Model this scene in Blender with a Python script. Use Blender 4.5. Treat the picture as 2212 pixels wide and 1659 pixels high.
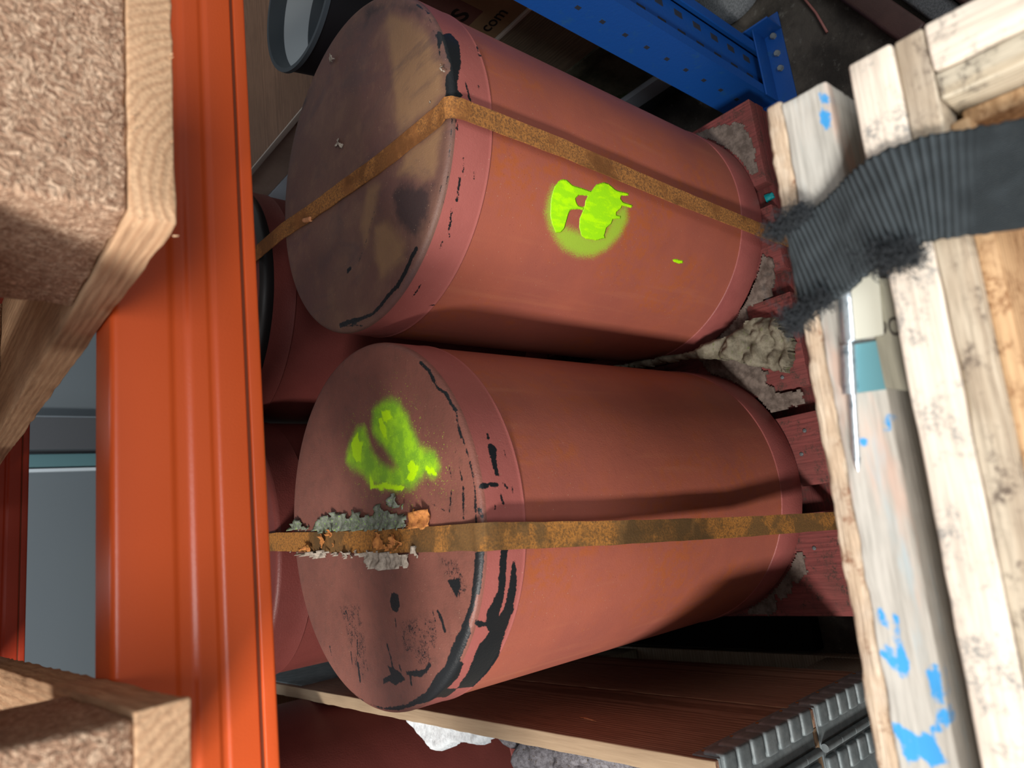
import bpy, math, random, json
import numpy as np
from mathutils import Vector, Matrix, noise
random.seed(7)
for o in list(bpy.data.objects): bpy.data.objects.remove(o)
SC = bpy.context.scene
COL = SC.collection
PI = math.pi

# ------------------------------------------------------------------ camera
cam_d = bpy.data.cameras.new('camera')
cam_d.sensor_width = 36.0
cam_d.lens = 1524.0/2212*36
cam_d.clip_start = 0.01
cam_d.dof.use_dof = True
cam_d.dof.focus_distance = 0.86
cam_d.dof.aperture_fstop = 8.0
cam = bpy.data.objects.new('camera', cam_d)
COL.objects.link(cam)
r3 = np.array([[-0.1201,-0.9706,0.2085],[-0.6481,0.2357,0.7241],[-0.752,-0.0481,-0.6574]])
rx = Vector(r3[:,0]); ry = -Vector(r3[:,1]); rz = -Vector(r3[:,2])
rx.normalize(); ry = (ry-ry.dot(rx)*rx).normalized(); rz = rx.cross(ry)
cam.matrix_world = Matrix(((rx.x,ry.x,rz.x,0),(rx.y,ry.y,rz.y,0),(rx.z,ry.z,rz.z,1.152),(0,0,0,1)))
SC.camera = cam

# ------------------------------------------------------------------ light
SC.view_settings.view_transform = 'Standard'
SC.view_settings.look = 'None'
SC.view_settings.gamma = 1.0
SC.view_settings.exposure = 0.58
SC.view_settings.use_curve_mapping = False
w = bpy.data.worlds.new('hall_air'); SC.world = w; w.use_nodes = True
bg = w.node_tree.nodes['Background']
bg.inputs[0].default_value = (0.95,0.94,0.92,1); bg.inputs[1].default_value = 0.23

def area(name, loc, target, sx, sy, power, color):
    d = bpy.data.lights.new(name, 'AREA'); d.shape = 'RECTANGLE'; d.size = sx; d.size_y = sy
    d.energy = power; d.color = color
    o = bpy.data.objects.new(name, d); COL.objects.link(o)
    o.location = loc
    o.rotation_euler = (Vector(target)-Vector(loc)).to_track_quat('-Z','Y').to_euler()
    return o
area('hall_lamp', (-2.25,-0.85,3.1), (0.1,0.5,0.6), 0.35, 0.9, 120, (1.0,0.95,0.89))
area('front_fill', (-0.4,-1.75,2.25), (0.4,0.7,0.4), 1.4, 0.8, 25, (0.95,0.97,1.0))  # added fill from the camera side for lids, beam face and stack
area('back_wall_fill', (0.3,2.4,2.6), (0.3,3.2,0.7), 2.0, 0.3, 14, (0.86,0.93,1.0))  # added unseen light that brightens the back wall

# ------------------------------------------------------------------ helpers
def link(name, me, parent=None, mat=None, loc=None):
    o = bpy.data.objects.new(name, me); COL.objects.link(o)
    if mat is not None: me.materials.append(mat)
    if parent is not None: o.parent = parent
    if loc is not None: o.location = loc
    return o
def tag(o, label=None, cat=None, group=None, kind=None):
    if label: o['label'] = label
    if cat: o['category'] = cat
    if group: o['group'] = group
    if kind: o['kind'] = kind
    return o
def thing(name, label, cat, loc=(0,0,0), rz=0, group=None):
    o = bpy.data.objects.new(name, None); COL.objects.link(o)
    o.location = loc; o.rotation_euler = (0,0,rz); o.empty_display_size = .05
    return tag(o, label, cat, group)
def kids(o): return [c for c in bpy.data.objects if c.parent == o]
def copy_tree(o, parent=None):
    c = o.copy(); COL.objects.link(c); c.parent = parent
    for ch in kids(o):
        if ch is not c: copy_tree(ch, c)
    return c

class MB:
    def __init__(s): s.v=[]; s.f=[]
    def add(s, V, F):
        n=len(s.v); s.v += [tuple(map(float,p)) for p in V]; s.f += [tuple(i+n for i in f) for f in F]; return s
    def rbox(s, lo, hi, r=.002, step=.02, jit=0.0, seed=0.0, M=None):
        """rounded box with a grid on every face; jit roughens it like sawn wood"""
        lo=np.array(lo,float); hi=np.array(hi,float); c=(lo+hi)/2; h=(hi-lo)/2
        r=min(r,h.min()*.95)
        ax=[]
        for k in range(3):
            n=max(1,int(round(2*(h[k]-r)/step)))
            n=min(n,160)
            a=np.linspace(-h[k]+r,h[k]-r,n+1)
            ax.append(np.concatenate([[-h[k]],[-h[k]+r*.4],a,[h[k]-r*.4],[h[k]]]))
        V=[];F=[];idx={}
        def vid(p):
            key=tuple(np.round(p,6))
            if key not in idx:
                idx[key]=len(V); V.append(p)
            return idx[key]
        for k in range(3):
            i,j=(k+1)%3,(k+2)%3
            for sg in (-1,1):
                A=ax[i];B=ax[j];g=np.zeros((len(A),len(B)),int)
                for a in range(len(A)):
                    for b in range(len(B)):
                        p=np.zeros(3);p[i]=A[a];p[j]=B[b];p[k]=sg*h[k];g[a,b]=vid(p)
                for a in range(len(A)-1):
                    for b in range(len(B)-1):
                        q=(g[a,b],g[a+1,b],g[a+1,b+1],g[a,b+1]); F.append(q if sg>0 else q[::-1])
        V=np.array(V); inner=np.clip(V,-h+r,h-r); d=V-inner; L=np.linalg.norm(d,axis=1,keepdims=True); L[L==0]=1
        nrm=d/L; V=inner+nrm*r
        if jit:
            for q in range(len(V)):
                p=Vector(V[q]*60+seed); p2=Vector(V[q]*170+seed*2)
                a=noise.noise(p)*.7+noise.noise(p2)*.5
                edge=sum(abs(nrm[q])>.2)
                V[q]+=nrm[q]*a*jit*(2.2 if edge>1 else 1)
        V=V+c
        if M is not None: V=[M@Vector(p) for p in V]
        return s.add(V,F)
    def tube(s, pts, rad, n=10, cap=True):
        pts=[Vector(p) for p in pts]; V=[];F=[]
        rad=rad if isinstance(rad,(list,tuple)) else [rad]*len(pts)
        up=None
        for i,p in enumerate(pts):
            t=(pts[min(i+1,len(pts)-1)]-pts[max(i-1,0)]).normalized()
            if up is None: up=t.orthogonal().normalized()
            up=(up-up.dot(t)*t); up=up.normalized() if up.length>1e-6 else t.orthogonal().normalized()
            b=t.cross(up)
            for k in range(n):
                a=2*PI*k/n; V.append(p+(up*math.cos(a)+b*math.sin(a))*rad[i])
        for i in range(len(pts)-1):
            for k in range(n):
                F.append((i*n+k,i*n+(k+1)%n,(i+1)*n+(k+1)%n,(i+1)*n+k))
        if cap: F.append(tuple(range(n-1,-1,-1))); F.append(tuple((len(pts)-1)*n+k for k in range(n)))
        return s.add(V,F)
    def lathe(s, prof, n=64, c=(0,0,0), close=False):
        V=[];F=[]
        for r,z in prof:
            for k in range(n):
                a=2*PI*k/n; V.append((c[0]+r*math.cos(a),c[1]+r*math.sin(a),c[2]+z))
        m=len(prof)
        for i in range(m-1 if not close else m):
            j=(i+1)%m
            for k in range(n):
                F.append((i*n+k,i*n+(k+1)%n,j*n+(k+1)%n,j*n+k))
        return s.add(V,F)
    def prism(s, poly, z0, z1, M=None):
        n=len(poly); area2=sum(poly[i][0]*poly[(i+1)%n][1]-poly[(i+1)%n][0]*poly[i][1] for i in range(n))
        if area2<0: poly=poly[::-1]
        V=[(x,y,z0) for x,y in poly]+[(x,y,z1) for x,y in poly]
        if M is not None: V=[M@Vector(p) for p in V]
        F=[tuple(range(n-1,-1,-1)),tuple(range(n,2*n))]+[(i,(i+1)%n,n+(i+1)%n,n+i) for i in range(n)]
        return s.add(V,F)
    def build(s, name, mat, parent=None, smooth=False, loc=None, attrs=None, angle=None):
        me=bpy.data.meshes.new(name); me.from_pydata(s.v,[],s.f); me.update()
        if smooth:
            me.polygons.foreach_set('use_smooth',[True]*len(me.polygons))
            if angle: me.set_sharp_from_angle(angle=angle)
        if attrs:
            for k,a in attrs.items():
                at=me.attributes.new(k,'FLOAT','POINT'); at.data.foreach_set('value',np.asarray(a,dtype=np.float32))
        return link(name,me,parent,mat,loc)
def box(name, mat, lo, hi, parent=None, r=.002, step=.02, jit=0., seed=0., smooth=True):
    """box given in the parent's own coordinates; its origin is the box centre so grain follows the part"""
    lo=np.array(lo,float);hi=np.array(hi,float);c=(lo+hi)/2
    b=MB().rbox(lo-c,hi-c,r,step,jit,seed)
    o=b.build(name,mat,parent,smooth,tuple(c),angle=math.radians(50)); return o

# signed distance to outlines on a surface (negative inside)
def sd_poly(P, poly):
    poly=np.asarray(poly,float); d=np.full(len(P),1e9); ins=np.zeros(len(P),bool)
    for i in range(len(poly)):
        a=poly[i];b=poly[(i+1)%len(poly)];e=b-a;w_=P-a
        t=np.clip((w_@e)/max(e@e,1e-12),0,1); d=np.minimum(d,np.hypot(*(w_-t[:,None]*e).T))
        c=((a[1]>P[:,1])!=(b[1]>P[:,1]))
        if abs(b[1]-a[1])>1e-12:
            ins^= c&(P[:,0]<(b[0]-a[0])*(P[:,1]-a[1])/(b[1]-a[1])+a[0])
    return np.where(ins,-d,d)
def sd_line(P, pts, hw):
    pts=np.asarray(pts,float); d=np.full(len(P),1e9)
    for a,b in zip(pts[:-1],pts[1:]):
        e=b-a;w_=P-a;t=np.clip((w_@e)/max(e@e,1e-12),0,1); d=np.minimum(d,np.hypot(*(w_-t[:,None]*e).T))
    return d-hw
def sdf(P, polys=(), lines=()):
    d=np.full(len(P),.05)
    for p in polys: d=np.minimum(d,sd_poly(P,p))
    for l,hw in lines: d=np.minimum(d,sd_line(P,l,hw))
    return d

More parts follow.
